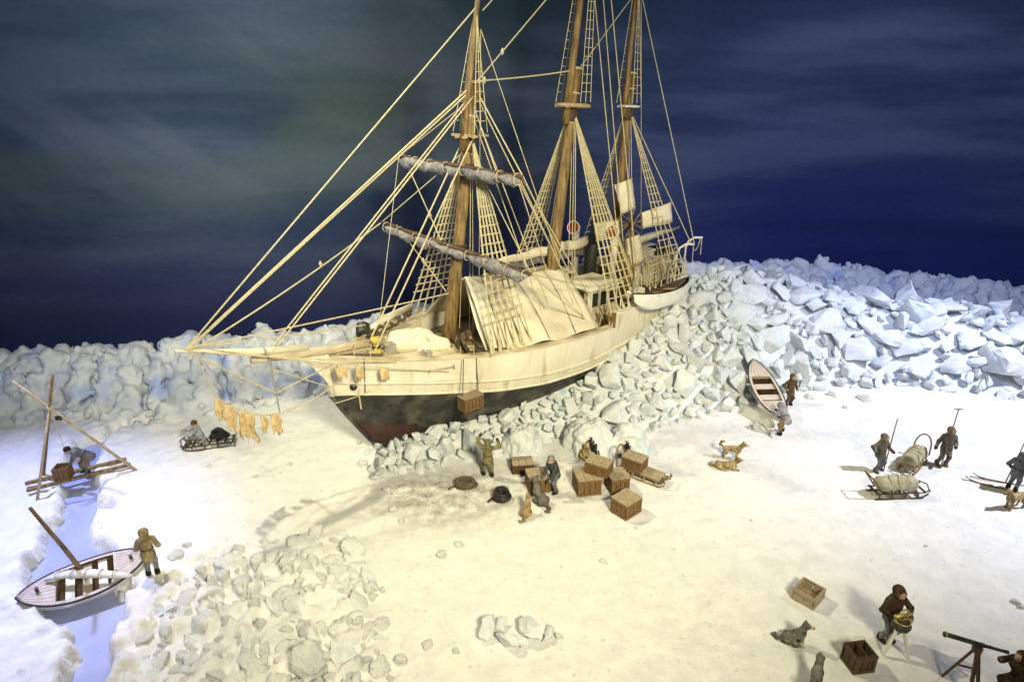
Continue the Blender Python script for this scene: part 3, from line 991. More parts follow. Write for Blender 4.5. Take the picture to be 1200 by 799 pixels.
# heap of half-buried lumps, front left, and the loose lumps on the snow
rub_front = thing('ice_rubble', 'low field of half buried snowy lumps beside the water channel', 'ice rubble')
pl2 = []
cnt = 0
for k in range(6000):
    px, py = rr.uniform(130, 470), rr.uniform(625, 845)
    # outline of the field: wider towards the front
    lim_r = np.interp(py, [625, 650, 700, 760, 845], [400, 425, 440, 450, 470])
    lim_l = np.interp(py, [625, 650, 700, 760, 845], [330, 260, 190, 165, 150])
    if not (lim_l < px < lim_r): continue
    p = G(px, py)
    if float(channel_depth(np.array([p.x]), np.array([p.y]))[0]) > -0.35: continue
    r = rr.choice((.10, .13, .16, .2, .24, .28)) if cnt > 36 else rr.choice((.24, .3, .38, .46))
    if any((a - p.x) ** 2 + (c - p.y) ** 2 < ((q + r) * .66) ** 2 for a, c, q in pl2): continue
    if cnt >= 230: break
    cnt += 1
    pl2.append((p.x, p.y, r))
    block(rub_front, rr.choice(LUMP if rr.random() < .75 else CHUNK), (p.x, p.y, gz(p.x, p.y) + r * rr.uniform(-.30, .12)), (r * rr.uniform(1.0, 1.4), r * rr.uniform(.85, 1.1), r * rr.uniform(.6, .95)),
          (rr.gauss(0, .3), rr.gauss(0, .3), rr.uniform(0, 6.28)))
clump = thing('ice_rubble', 'single clump of grey ice lumps alone on the bare snow', 'ice rubble')
for (px, py, r, h) in ((573, 743, .36, 1.1), (597, 752, .40, .85), (622, 744, .42, .9), (640, 746, .28, .6), (588, 735, .2, .8), (612, 758, .18, .6), (655, 747, .12, .6)):
    p = GP(px, py)
    block(clump, rr.choice(CHUNK + LUMP[:3]), (p.x, p.y, p.z + r * .42), (r, r * .9, r * h), (rr.gauss(0, .3), rr.gauss(0, .3), rr.uniform(0, 6.28)))
loose = [(517, 652, .16), (536, 638, .13), (706, 658, .12), (541, 640, .09), (460, 598, .16), (470, 612, .14), (205, 655, .2), (220, 640, .14), (1190, 707, .13), (1196, 712, .1),
         (425, 650, .14), (432, 697, .17), (448, 693, .12), (975, 465, .22), (948, 468, .2), (990, 478, .14), (890, 503, .33), (905, 512, .16), (1015, 470, .3), (860, 482, .3), (835, 487, .25),
         (300, 560, .10), (340, 545, .10), (420, 520, .12), (245, 545, .10), (500, 760, .14), (535, 765, .10), (470, 775, .2), (440, 560, .26), (425, 545, .2), (432, 532, .24), (455, 575, .2), (745, 620, .06), (880, 610, .05), (1085, 640, .06)]
for i, (px, py, r) in enumerate(loose):
    p = GP(px, py)
    o = block(None, rr.choice(LUMP), (p.x, p.y, p.z + r * .2), (r * 1.2, r, r * .8), (rr.gauss(0, .3), rr.gauss(0, .3), rr.uniform(0, 6.28)))
    o.name = 'snow_lump'
    tag(o, 'loose lump of ice lying by itself on the flat snow', 'snow lump', 'loose lumps scattered on the snow')

# snow kennels against the rubble
def igloo(label, px, py, r, h, door=None, seed=0):
    p = GP(px, py)
    root = thing('snow_kennel', label, 'snow kennel', p, group=None)
    nA, nH = 72, 30

    def shell(k):
        rows, open_ = [], []
        for j in range(nH + 1):
            el = (math.pi / 2) * j / nH
            row, ro = [], []
            for i in range(nA + 1):
                a = 2 * math.pi * (i % nA) / nA
                cx, cy, cz = math.cos(el) * math.cos(a), math.cos(el) * math.sin(a), math.sin(el) ** .8
                q = (1 + .17 * float(fbm(cx * 2.3 + seed, cy * 2.3, cz * 2.3, 4))) * k
                d = False
                if door:
                    da = (a - door[0] + math.pi) % (2 * math.pi) - math.pi
                    d = abs(da) < door[1] and cz < door[2] * math.sqrt(max(0, 1 - (da / door[1]) ** 2 * .8))
                row.append((cx * r * q, cy * r * q, cz * h * q - .1)); ro.append(d)
            rows.append(row); open_.append(ro)
        vs_ = [p_ for row in rows for p_ in row]
        w = nA + 1
        fs = [(j * w + i, j * w + i + 1, (j + 1) * w + i + 1, (j + 1) * w + i) for j in range(nH) for i in range(nA) if not (open_[j][i] and open_[j][i + 1] and open_[j + 1][i])]
        b = MB(); b.add(vs_, fs); return b
    shell(1.0).build('snow_dome', M['ice'], root, smooth=True)
    if door:
        shell(.80).build('inner_wall', M['ice'], root, smooth=True)
    return root


igloo('rounded snow mound kennel without an opening behind the planked crate', 612, 527, .78, 1.05, None, 1)
igloo('snow kennel with a dark doorway and a tan dog sitting inside', 690, 524, .98, 1.25, (R(-98), .42, .74), 5)
igloo('snow kennel with an oval hole behind the hoop of the crate sledge', 736, 527, .88, 1.12, (R(-112), .45, .78), 9)

# ================================================================== THE SHIP
ship = thing('sailing_ship', 'white and black three masted wooden polar ship frozen into the ice rubble', 'ship',
             (SHIP_B.x, SHIP_B.y, 0), AXA)


def S(t, v, z): return Vector((t, -v, z))


TS = sorted(set([0, .12, .3, .55, .8, 1.1, 1.4, 1.75, 2.1, 2.5] + [3 + .5 * i for i in range(31)] + [18.4, 18.8, 19.2, 19.5, 19.75, 19.9, 20] + [10.95, 11.2]))


def zred(t): return float(np.interp(t, [0, .3, .75, 1.75, 3.0, 4.2, 22], [2.7, 2.0, 1.62, 1.42, 1.0, .15, .1]))


def hull_rows(levels):
    out = []
    for side_ in (1, -1):
        rows = []
        for t in TS:
            zs = levels(t)
            rows.append([S(t, side_ * section_v(t, z), z) for z in zs])
        out.append(rows)
    return out


bb = MB()
for i, rows in enumerate(hull_rows(lambda t: list(np.linspace(zkeel(t), max(zred(t), zkeel(t) + .005), 5)))):
    bb.grid(rows, 1, flip=(i == 0))
for i, rows in enumerate(hull_rows(lambda t: list(np.linspace(max(zred(t), zkeel(t) + .005), max(zwl(t), zkeel(t) + .01), 9)))):
    bb.grid(rows, 0, flip=(i == 0))
bb.build('hull', [M['hull_black'], M['hull_red']], ship, smooth=True)


def rail_top(t): return zrail(t)


tp = MB()
for i, rows in enumerate(hull_rows(lambda t: list(np.linspace(max(zwl(t), zkeel(t) + .01), rail_top(t), 7)))):
    tp.grid(rows, 0, flip=(i == 0))
for side_ in (1, -1):       # inner face of the bulwark
    rows = []
    for t in TS:
        w = max(section_v(t, rail_top(t)) - .14, .01)
        rows.append([S(max(t, .1), side_ * w, z) for z in (rail_top(t), rail_top(t) - .95)])
    tp.grid(rows, 0)
top_o = tp.build('topsides', M['hull_white'], ship, smooth=True)
# stem post, keel, rubbing strakes and cap rail
b = MB()
b.tube([S(-.10, 0, 4.62), S(-.06, 0, 3.6), S(-.02, 0, 2.97)], [.10, .11, .12], 8)
b.build('stem_post', M['hull_white'], ship, smooth=True)
b = MB()
b.tube([S(t - .05, 0, zkeel(t) - .02) for t in (0, .3, .6, .9, 1.2, 1.5, 1.75)] + [S(3, 0, -.08), S(16.5, 0, -.08)], .09, 8)
b.build('keel', M['hull_black'], ship, smooth=True)


def along(dz, t0, t1, side_, r, base='rail', n=46, out=.02, squash=.8):
    pts_ = []
    for i in range(n + 1):
        t = t0 + (t1 - t0) * i / n
        z = (rail_top(t) if base == 'rail' else zwl(t)) + dz
        pts_.append(S(t, side_ * (section_v(t, z) + out), z))
    return pts_


for sd in (1, -1):
    b = MB(); b.tube(along(.52, .1, 19.6, sd, .05, 'wl'), .062, 6); b.build('rubbing_strake', M['hull_white'], ship, smooth=True)
    b = MB(); b.tube(along(.03, .05, 19.8, sd, .05, 'wl'), .05, 6); b.build('rubbing_strake', M['hull_white'], ship, smooth=True)
    for (t0, t1, wdt) in ((0.02, 10.93, .15), (11.2, 19.95, .15)):
        rows = []
        n = 50
        for i in range(n + 1):
            t = t0 + (t1 - t0) * i / n
            z = rail_top(t); v = section_v(t, z)
            rows.append([S(t, sd * (v + .07), z - .03), S(t, sd * (v + .07), z + .06), S(t, sd * max(v - .22, 0), z + .06), S(t, sd * max(v - .22, 0), z - .03)])
        b = MB(); b.grid(rows); b.build('cap_rail', M['cap'] if t0 < 5 else M['white'], ship)
# bulwark step with its dark end face
for sd in (1, -1):
    b = MB(); b.box(S(11.12, sd * 3.42, 4.2), (.12, .34, .62)); b.build('bulwark_end', M['wood'], ship)

# decks
def deck(name, t0, t1, zf, m, inset=.12):
    rows = []
    n = 40
    for i in range(n + 1):
        t = t0 + (t1 - t0) * i / n
        z = zf(t)
        w = max(section_v(t, min(z + .3, rail_top(t))) - inset, .02)
        rows.append([S(t, w * q, z + .07 * (1 - q * q)) for q in (-1, -.6, -.2, .2, .6, 1)])
    b = MB(); b.grid(rows)
    return b.build(name, m, ship, smooth=True)


def zdeck(t): return float(np.interp(t, [0, 4.6, 4.61, 11, 15, 22], [4.3, 3.95, 3.25, 3.25, 4.05, 4.6]))


deck('foredeck', .15, 4.6, lambda t: rail_top(t) - .06, M['deck'], .04)
deck('main_deck', 4.6, 19.8, lambda t: float(np.interp(t, [4.6, 11, 13, 20], [3.2, 3.2, 3.6, 4.1])), M['deck_dark'])
b = MB(); b.box(S(4.62, 0, 3.62), (.08, 4.9, .72)); b.build('bulkhead', M['wood_dark'], ship)

# hawse hole, anchor mark and rust patches on the bow
b = MB()
vv_ = section_v(.75, 3.18)
b.ring(S(.62, section_v(.62, 3.25) + .02, 3.25), .10, .035, (-.45, -.9, .1), 14, 6)
b.build('hawse_hole', M['black'], ship)
b = MB(); b.ring(S(.62, section_v(.62, 3.25) + .005, 3.25), .05, .05, (-.45, -.9, .1), 12, 6, flat=.2); b.build('hawse_plug', M['black'], ship)
b = MB()
p0 = S(3.9, section_v(3.9, 3.62) + .05, 3.62); p1 = S(5.0, section_v(5.0, 3.52) + .05, 3.52)
p0 = S(2.9, section_v(2.9, 3.75) + .05, 3.70); p1 = S(3.75, section_v(3.75, 3.72) + .05, 3.76)
b.tube([p0, p1], .03, 6); b.tube([p0 + Vector((.1, 0, .07)), p0 + Vector((.02, 0, -.08))], .025, 5); b.tube([p1 + Vector((0, -.02, .08)), p1 + Vector((.02, -.02, -.08))], .03, 5)
b.build('anchor', M['grey'], ship)

# knee of the head under the bowsprit
b = MB()
for v in (-.05, .05): b.add([S(.02, v, 4.55), S(.02, v, 3.15), S(-.28, v, 3.75), S(-.75, v, 4.45), S(-1.3, v, 4.80), S(-1.3, v, 4.95)], [(0, 1, 2, 3, 4, 5)])
b.add([], [(0 - 12, 6 - 12, 7 - 12, 1 - 12), (1 - 12, 7 - 12, 8 - 12, 2 - 12), (2 - 12, 8 - 12, 9 - 12, 3 - 12), (3 - 12, 9 - 12, 10 - 12, 4 - 12), (4 - 12, 10 - 12, 11 - 12, 5 - 12), (5 - 12, 11 - 12, 6 - 12, 0 - 12)])
b.build('head_knee', M['hull_white'], ship)

# bowsprit, jib boom, dolphin striker
TIP = S(-4.68, 0, 5.96)
b = MB(); b.tube([S(2.2, 0, 4.52), S(.1, 0, 4.72), S(-2.1, 0, 5.02), S(-2.6, 0, 5.08)], [.15, .16, .14, .12], 10)
bow = b.build('bowsprit', M['cap'], ship, smooth=True)
b = MB(); b.tube([S(-.7, 0, 5.03), S(-2.4, 0, 5.33), TIP], [.13, .11, .05], 10)
b.build('jib_boom', M['canvas'], ship, smooth=True)
b = MB(); b.ring(S(-2.1, 0, 5.15), .22, .05, (1, 0, .2), 12, 6); b.build('boom_band', M['grey'], ship)
b = MB(); b.tube([S(-2.0, 0, 4.95), S(-1.95, 0, 2.95)], [.04, .025], 6); b.build('dolphin_striker', M['grey'], ship)


def rope(a, c, r=.02, s=0.0, m='rope', name='stay', n=8, blockat=None):
    b = MB(); b.tube(sag(a, c, s, n), r * (.88 if r >= .029 else 1.06), 5)
    if blockat is not None:
        q = Vector(a).lerp(Vector(c), blockat)
        b.tube([q + Vector((0, 0, .12)), q, q - Vector((0, 0, .12))], [.02, .07, .02], 6)
    return b.build(name, M[m], ship)


# ---- masts
def mast_pt(m, z, v=0.0):
    t0, z0, k = {'f': (5.12, 3.9, .168), 'm': (10.75, 5.0, .14), 'z': (14.95, 5.0, .066)}[m]
    return S(t0 + k * (z - z0), v, z)


def make_mast(m, z0, zc, zr_, ztop, r0, r1, rt):
    b = MB()
    b.tube([mast_pt(m, z0 + (zc - z0) * i / 6) for i in range(7)], [r0 + (r1 - r0) * i / 6 for i in range(7)], 14)
    ms = b.build('mast', M['wood'], ship, smooth=True)
    b = MB()
    off = Vector((-(r1 + rt) * .82, 0, 0))
    b.tube([mast_pt(m, zr_ - .5 + (ztop - zr_ + .5) * i / 6) + off for i in range(7)], [rt * (1 - .45 * i / 6) for i in range(7)], 12)
    b.build('topmast', M['wood'], ship, smooth=True)
    # iron bands
    for z in (zc - .06, zr_ + .7, zr_ - .45):
        b = MB(); c = mast_pt(m, z); b.ring(c, r1 + .01, .045, mast_pt(m, z + 1) - c, 16, 6)
        b.build('mast_band', M['rope'] if z > zr_ else M['grey'], ship)
    return ms


make_mast('f', 3.2, 13.5, 11.6, 17.6, .27, .185, .14)
make_mast('m', 3.2, 14.1, 12.4, 24.0, .27, .205, .175)
make_mast('z', 3.9, 14.0, 12.6, 18.6, .25, .175, .14)
# tops
b = MB(); c = mast_pt('m', 12.62); b.ring(c, .62, .16, (.05, 0, 1), 26, 8, flat=.55)
for v in (-.3, .3): b.bar(c + Vector((-.7, v, -.02)), c + Vector((.7, v, -.02)), .1, .1)
for t in (-.28, .28): b.bar(c + Vector((t, -.6, .0)), c + Vector((t, .6, .0)), .1, .09)
b.build('mast_top', M['wood_pale'], ship, smooth=True)
b = MB(); c = mast_pt('z', 12.55); b.ring(c, .45, .09, (.05, 0, 1), 22, 8, flat=.6)
for v in (-.22, .22): b.bar(c + Vector((-.5, v, 0)), c + Vector((.5, v, 0)), .08, .08)
b.build('mast_top', M['white'], ship, smooth=True)
b = MB(); c = mast_pt('f', 11.65)
for t in (-.3, .3): b.bar(c + Vector((t, -.7, 0)), c + Vector((t, .7, 0)), .09, .09)
for v in (-.22, .22): b.bar(c + Vector((-.5, v, -.06)), c + Vector((.5, v, -.06)), .09, .09)
b.build('mast_top', M['wood_pale'], ship)
# dark iron trestle under the main top
for m_, z in (('m', 12.2), ('z', 12.2), ('f', 11.3)):
    b = MB(); b.tube([mast_pt(m_, z - .25), mast_pt(m_, z + .2)], [.24, .30], 10); b.build('mast_hounds', M['wood_dark'], ship, smooth=True)


# ---- shrouds with ratlines
def ladder(m, ztop, t0, t1, v, zb, n=5, dz=.34, skip=1.0, r=.026, zstop=None, tops=None, dead=True):
    tops_ = tops or [mast_pt(m, ztop) + Vector((0, -math.copysign(.2, v), 0))] * n
    feet = [S(t0 + (t1 - t0) * i / (n - 1), v, zb(t0 + (t1 - t0) * i / (n - 1)) if callable(zb) else zb) for i in range(n)]
    b = MB()
    for a, c in zip(feet, tops_):
        b.tube([a, c], r, 5)
        if dead:
            q = a.lerp(c, .05)
            b.tube([a + Vector((0, 0, .08)), a.lerp(c, .022), a.lerp(c, .04)], [.05, .07, .03], 6)
    root = b.build('shroud_ladder', M['rope'], ship)
    z = feet[0].z + skip
    zend = zstop or (tops_[0].z - .45)
    while z < zend:
        pts_ = []
        for a, c in zip(feet, tops_):
            q = (z - a.z) / (c.z - a.z)
            pts_.append(a.lerp(c, q))
        ext = (pts_[0] - pts_[-1]) * .06
        pts_[0] = pts_[0] + ext; pts_[-1] = pts_[-1] - ext
        pts_ = [p_ + Vector((0, 0, random.uniform(-.012, .012))) for p_ in pts_]
        rb = MB(); rb.tube(pts_, .030, 4)
        rb.build('ratline', M['rope'], root)
        z += dz * random.uniform(.94, 1.06)
    return root


for sd in (1, -1):
    ladder('f', 11.5, 5.0, 7.0, sd * 2.95, lambda t: rail_top(t) + .02, 6, .33, 1.15, .034)
    ladder('m', 12.2, 11.1, 13.0, sd * 3.45, lambda t: rail_top(t) + .05, 6, .33, .75, .034)
    ladder('z', 12.2, 15.6, 17.2, sd * 3.05, lambda t: rail_top(t) + .05, 4, .34, .5)
    # topmast shrouds
    for m_, z0, z1, hw in (('f', 11.75, 15.6, .66), ('m', 12.75, 21.0, .72), ('z', 12.7, 17.6, .46)):
        base = mast_pt(m_, z0)
        tops_ = [mast_pt(m_, z1) + Vector((-.3, -sd * .1, 0))] * 3
        n = 3
        b = MB()
        feet = [base + Vector((-.3 + .3 * i, -sd * hw, 0)) for i in range(n)]
        for a, c in zip(feet, tops_): b.tube([a, c], .018, 4)
        root = b.build('topmast_shrouds', M['rope'], ship)
        z = z0 + .4
        while z < z1 - .8:
            rb = MB(); rb.tube([a.lerp(c, (z - z0) / (z1 - z0)) for a, c in zip(feet, tops_)], .015, 4); rb.build('ratline', M['rope'], root)
            z += .33

# ---- yards with furled sails
def furled(a, c, r, droop, ties, seed):
    a, c = Vector(a), Vector(c)
    b = MB(); n = 40
    pts_ = []; rs = []
    for i in range(n + 1):
        q = i / n
        seg = (q * ties) % 1.0
        bul = math.sin(math.pi * seg) ** .7
        ends = min(1, q / .05, (1 - q) / .05)
        rr_ = r * (.50 + .60 * bul * (0.8 + .35 * float(vnoise(q * 9, seed, 1)))) * (.45 + .55 * ends)
        pts_.append(a.lerp(c, q) - Vector((0, 0, droop * (.55 + .45 * bul) + .05 * float(vnoise(q * 14, seed, 4)))) + Vector((.06 * float(vnoise(q * 11, seed, 8)), 0, 0)))
        rs.append(rr_)
    b.tube(pts_, rs, 12, squash=.85)
    # folds
    vv2 = []
    for p_ in b.v:
        q = 1 + 0
        nn_ = float(fbm(p_[0] * 4 + seed, p_[1] * 2.5, p_[2] * 7, 3))
        vv2.append((p_[0] + .05 * nn_, p_[1], p_[2] + .07 * nn_))
    b.v = vv2
    o = b.build('furled_sail', M['sail_grey'], ship, smooth=True)
    for i in range(ties + 1):
        q = min(max(i / ties, .02), .98)
        rb = MB(); p_ = a.lerp(c, q); rb.ring(p_ - Vector((0, 0, droop * .55)), r * .74, .016, c - a, 12, 5)
        rb.build('gasket', M['rope'], o)
    return o


YL = (S(4.62, -3.95, 8.05), S(6.05, 3.9, 7.2))
YU = (S(5.55, -3.75, 10.68), S(5.95, 3.55, 10.48))
for (a, c), r in ((YL, .11), (YU, .10)):
    b = MB(); b.tube([a, a.lerp(c, .3), a.lerp(c, .7), c], [r * .6, r, r, r * .6], 9); b.build('yard', M['wood_dark'], ship, smooth=True)
furled(YL[0].lerp(YL[1], .02), YL[0].lerp(YL[1], .98), .27, .20, 8, 3)
furled(YU[0].lerp(YU[1], .02), YU[0].lerp(YU[1], .98), .27, .18, 7, 11)
b = MB()
for (a, c), z in ((YL, 7.62), (YU, 10.6)):
    p_ = mast_pt('f', z); q_ = a.lerp(c, .5)
    b.tube([p_, q_], .06, 6); b.ring(p_, .31, .04, (.16, 0, 1), 14, 5)
b.build('yard_parrel', M['wood_dark'], ship)

# ---- standing and running rigging
fm = lambda z, v=0.0: mast_pt('f', z, v)
mm = lambda z, v=0.0: mast_pt('m', z, v)
mz = lambda z, v=0.0: mast_pt('z', z, v)
tfo = Vector((-.28, 0, 0))
rope(fm(15.9) + tfo, TIP + Vector((.35, 0, .02)), .024, .0)
rope(fm(13.45), TIP + Vector((.30, -.05, -.02)), .036); rope(fm(13.3), TIP + Vector((.42, .08, -.05)), .030)
for v in (-.12, .12): rope(fm(13.1, v), S(-1.92, v, 5.22), .030)
rope(YL[0], TIP + Vector((.5, 0, -.1)), .030, .12, blockat=.4)
for v in (-.3, .25): rope(fm(11.6, v), S(1.35, v + .4, 4.35), .034)
rope(YU[0], S(2.9, -1.7, 4.3), .014)
rope(YU[0] + Vector((.05, -.3, 0)), S(5.6, -.6, 7.2), .022, 0, blockat=.62); rope(YL[0] + Vector((.2, -.9, 0)), S(5.5, .1, 5.2), .022, 0, blockat=.45)
# life lines from the jib boom to the forecastle and mast
rope(TIP + Vector((.2, 0, 0)), fm(5.75), .030, .02); rope(TIP + Vector((.3, 0, 0)), S(1.9, -.8, 5.0), .022, .02)
rope(TIP + Vector((.3, -.05, -.05)), S(1.9, section_v(1.9, 4.2) + .05, 4.2), .022, .05)
rope(TIP + Vector((.9, -.05, -.15)), S(3.6, section_v(3.6, 3.7) + .06, 3.6), .022, .10)
STR = S(-1.95, 0, 2.95)
rope(TIP + Vector((.3, 0, -.1)), S(-1.97, 0, 3.7), .022); rope(S(-1.97, 0, 3.7), S(.05, .25, 4.3), .020)
rope(S(-2.0, 0, 4.6), S(.0, .12, 3.3), .016)
rope(STR, S(.1, .2, 3.5), .022, .14); rope(STR, S(1.2, section_v(1.2, 2.9) + .03, 3.05), .018, .16)
rope(TIP + Vector((.5, 0, -.12)), S(-3.85, .0, 4.18), .016)
HIDE = [S(-3.85, 0, 4.18), S(-3.4, 0, 3.66), S(-2.98, 0, 3.32), S(-2.5, 0, 3.05), STR]
b = MB(); b.tube(HIDE, .024, 5); b.build('drying_line', M['rope'], ship)
# aft leading stays
rope(fm(13.5), mm(14.0), .030, .05, blockat=.08)
rope(fm(13.4), mm(18.5), .024, .0, blockat=.22)
rope(fm(15.8), mm(20.6), .022)
for dz_, e, rr_ in ((13.0, (8.6, 2.3, 7.4), .022), (12.5, (8.2, 2.6, 5.2), .022), (12.2, (7.6, 2.8, 5.2), .02)):
    rope(fm(dz_, .15), S(*e), rr_)
rope(fm(13.2, .1), YU[1], .024); rope(fm(12.6, .1), YU[0].lerp(YU[1], .82), .02); rope(fm(12.9, -.1), YU[0], .020)
rope(fm(15.2), S(9.6, 2.6, 5.0), .016); rope(fm(15.2), S(9.0, -3.0, 4.8), .016)
for k, (e, rr_) in enumerate((((9.3, 2.5, 6.5), .030), ((10.6, 2.6, 5.1), .024), ((9.9, 2.9, 4.5), .022), ((8.4, 2.2, 6.6), .022))):
    rope(YU[1] + Vector((0, .12 * k, 0)), S(*e), rr_)
rope(YL[1], S(9.9, 3.0, 4.4), .024, .04); rope(YL[1] + Vector((0, .1, 0)), S(10.9, 2.2, 5.4), .022, .0)
rope(YL[0], fm(11.2), .018); rope(YL[1], fm(11.2), .018)
for v in (.35, -.35, .6):
    rope(fm(11.2, v * .4), S(5.9, v, 4.0), .016, name='halyard')
for v in (.3, -.35, .55, .75):
    rope(mm(12.0, v * .4), S(11.6, v, 4.6), .020, name='halyard')
for v in (.3, -.35, .55):
    rope(mz(12.0, v * .4), S(15.9, v, 5.2), .020, name='halyard')
rope(mm(18.0), S(13.9, 1.5, 5.2), .024); rope(mm(19.5), S(14.0, 1.7, 5.2), .022); rope(mm(20.5), S(14.6, 1.9, 5.1), .024)
rope(mm(12.3, -.2), S(12.9, -3.3, 4.6), .018); rope(mm(12.3, .2), S(13.1, 3.4, 4.6), .018); rope(mm(12.2, -.2), S(13.4, -3.2, 4.6), .016)
rope(mz(17.2), S(18.4, 2.3, 6.2), .022); rope(mz(12.4, .1), S(17.6, 2.7, 6.3), .020); rope(mz(17.4), S(19.5, -1.8, 5.4), .018)
rope(mz(17.4), mm(13.9), .02)
# backstays off the bow lines: line hanging down the side with rope ends
rope(S(.9, section_v(.9, 4.3) + .1, 4.45), S(.95, section_v(.95, 3.0) + .08, 3.0), .016, 0, 'rope_dark', 'hanging_chain')
rope(S(.75, section_v(.75, 3.0) + .09, 3.0), S(.78, section_v(.78, 2.95) + .09, 2.35), .028, 0, 'rope', 'rope_end')

# ---- drying hides on the lines
def hide(p, w, h, yaw, label):
    b = MB(); rows = []
    sd_ = random.uniform(0, 99)
    for j in range(13):
        row = []
        for i in range(7):
            q = j / 12
            wd_ = w * (.80 + .30 * float(vnoise(q * 5, sd_, 1)) + .12 * math.sin(q * 9 + sd_))
            x = (i / 6 - .5) * wd_ + .06 * float(vnoise(q * 3, sd_, 9)) * q
            hz2 = h * (1 + .28 * float(vnoise(i * .9, sd_, 5)) * q)
            row.append((x, .07 * float(vnoise(i * .5, q * 3, sd_)) + .05 * math.sin(i * 1.3 + sd_) * q, -hz2 * q))
        rows.append(row)
    b.grid(rows)
    o = b.build('drying_hide', M['hide'], smooth=True)
    wv_ = Vector((SHIP_B.x + AX.x * p[0] + PV.x * -p[1], SHIP_B.y + AX.y * p[0] + PV.y * -p[1], p[2]))
    o.location = wv_ - Vector((0, 0, .01)); o.rotation_euler = (0, 0, AXA + yaw)
    thicken(o, .012)
    return tag(o, label, 'hide', 'hides hung to dry')


def on_line(pl, q):
    L_ = [0]
    for a, c in zip(pl[:-1], pl[1:]): L_.append(L_[-1] + (c - a).length)
    d = q * L_[-1]
    for i in range(len(pl) - 1):
        if d <= L_[i + 1]: return pl[i].lerp(pl[i + 1], (d - L_[i]) / (L_[i + 1] - L_[i]))
    return pl[-1]


for i, (q, w, h) in enumerate(((.04, .27, .74), (.22, .38, .92), (.42, .27, .95), (.55, .36, 1.0), (.76, .30, .66), (.92, .38, .72))):
    hide(on_line(HIDE, q), w, h, random.uniform(-.2, .2) - .35, 'yellowish brown hide hanging from the sagging rope under the jib boom')
for i, (q, w) in enumerate((( .50, .36), (.585, .30), (.69, .34))):
    a = TIP + Vector((.9, -.05, -.15)); c = S(3.6, section_v(3.6, 3.7) + .06, 3.6)
    hide(sag(a, c, .10, 100)[int(q * 100)], w, .50, -.25, 'short brown hide hanging from the rope close to the bow planking')

# ---- awning over the waist, open in front round the foremast
RID = [S(6.0, -.05, 6.2), S(7.4, 0, 6.0), S(9.2, 0, 5.85), S(11.3, 0, 5.75)]


def awn_side(sd, front_lo, back_lo, nm):
    rows = []
    n, mrow = 24, 12
    for i in range(n + 1):
        q = i / n
        top = on_line(RID, q)
        t_ = front_lo + (back_lo - front_lo) * q
        zlo = rail_top(t_) + (.12 if sd > 0 else -.2) + .05 * math.sin(q * 18)
        lo_ = S(t_, sd * (half_beam(t_) - (.18 if sd > 0 else .05)), zlo)
        row = []
        for j in range(mrow + 1):
            w = j / mrow
            p_ = top.lerp(lo_, w)
            p_ = p_ + Vector((0, 0, .26 * math.sin(math.pi * w) + .07 * float(fbm(q * 3, w * 2, sd, 3)) - .07 * math.sin(math.pi * w) * math.sin(math.pi * q * 2) ** 2))
            row.append(p_)
        rows.append(row)
    b = MB(); b.grid(rows)
    o = b.build('awning_panel', M['canvas'], ship, smooth=True)
    thicken(o, .03)
    return o


awn_side(1, 5.15, 10.3, 'near')
awn_side(-1, 5.7, 10.6, 'far')
b = MB(); b.grid([[S(11.3, 0, 5.75), S(11.2, .6, 5.6), S(10.9, 1.6, 5.1), S(10.3, half_beam(10.3) - .18, 4.1)], [S(11.35, -.1, 4.6), S(11.3, .6, 4.2), S(11.0, 1.6, 3.9), S(10.6, 3.0, 3.5)]])
thicken(b.build('awning_end_flap', M['canvas'], ship, smooth=True), .03)
b = MB(); b.tube([S(5.7, -.05, 6.22), S(11.5, 0, 5.75)], .05, 6); b.build('ridge_pole', M['wood_pale'], ship)
# front flap folded back beside the foremast
b = MB(); b.grid([[S(6.0, -.05, 6.2), S(5.7, .7, 5.5), S(5.35, 1.6, 4.7), S(5.15, 2.4, 4.1)], [S(6.25, .3, 5.5), S(6.2, .9, 4.9), S(6.0, 1.6, 4.3), S(5.9, 2.2, 3.8)]])
thicken(b.build('awning_front_flap', M['canvas'], ship, smooth=True), .03)
# lashings over the canvas
for q0, q1 in ((.15, .1), (.45, .5), (.8, .75)):
    a = on_line(RID, q0) + Vector((0, 0, .06)); t_ = 5.15 + 5.15 * q1
    c = S(t_, half_beam(t_) - .15, rail_top(t_) + .15)
    b = MB(); b.tube([a.lerp(c, w) + Vector((0, 0, .25 * math.sin(math.pi * w) + .03)) for w in (0, .15, .3, .45, .6, .75, .9, 1)], .012, 4); b.build('awning_lashing', M['rope_dark'], ship)

# ---- main boom wrapped in canvas
b = MB(); n = 26
pts_ = [S(8.2 + 6.2 * i / n, -.55 + .05 * math.sin(i), 6.42 + .10 * i / n + .04 * math.sin(i * .9)) for i in range(n + 1)]
b.tube(pts_, [.10 + .05 * abs(math.sin(i * 1.3)) + (.10 * min(1, i / 12)) for i in range(n + 1)], 10)
b.build('boom', M['canvas'], ship, smooth=True)
b = MB()
rows = [[S(9.0 + 4.8 * i / 12, -.55 + .08 * math.sin(i * 2), 6.40), S(9.0 + 4.8 * i / 12, -.75, 6.15 + .03 * math.sin(i * 1.7)), S(9.0 + 4.8 * i / 12, -.62, 5.92 + .07 * math.sin(i * 2.1))] for i in range(13)]
b.grid(rows); thicken(b.build('boom_sail', M['sail_grey'], ship, smooth=True), .06)
# flat canvas roof of the waist house behind the awning
b = MB(); b.box(S(11.55, -1.0, 5.32), (1.9, 1.7, .08)); b.build('skylight_roof', M['canvas'], ship)
b = MB(); b.box(S(11.55, -1.0, 4.3), (1.7, 1.5, 1.9)); b.build('skylight_house', M['wood_dark'], ship)


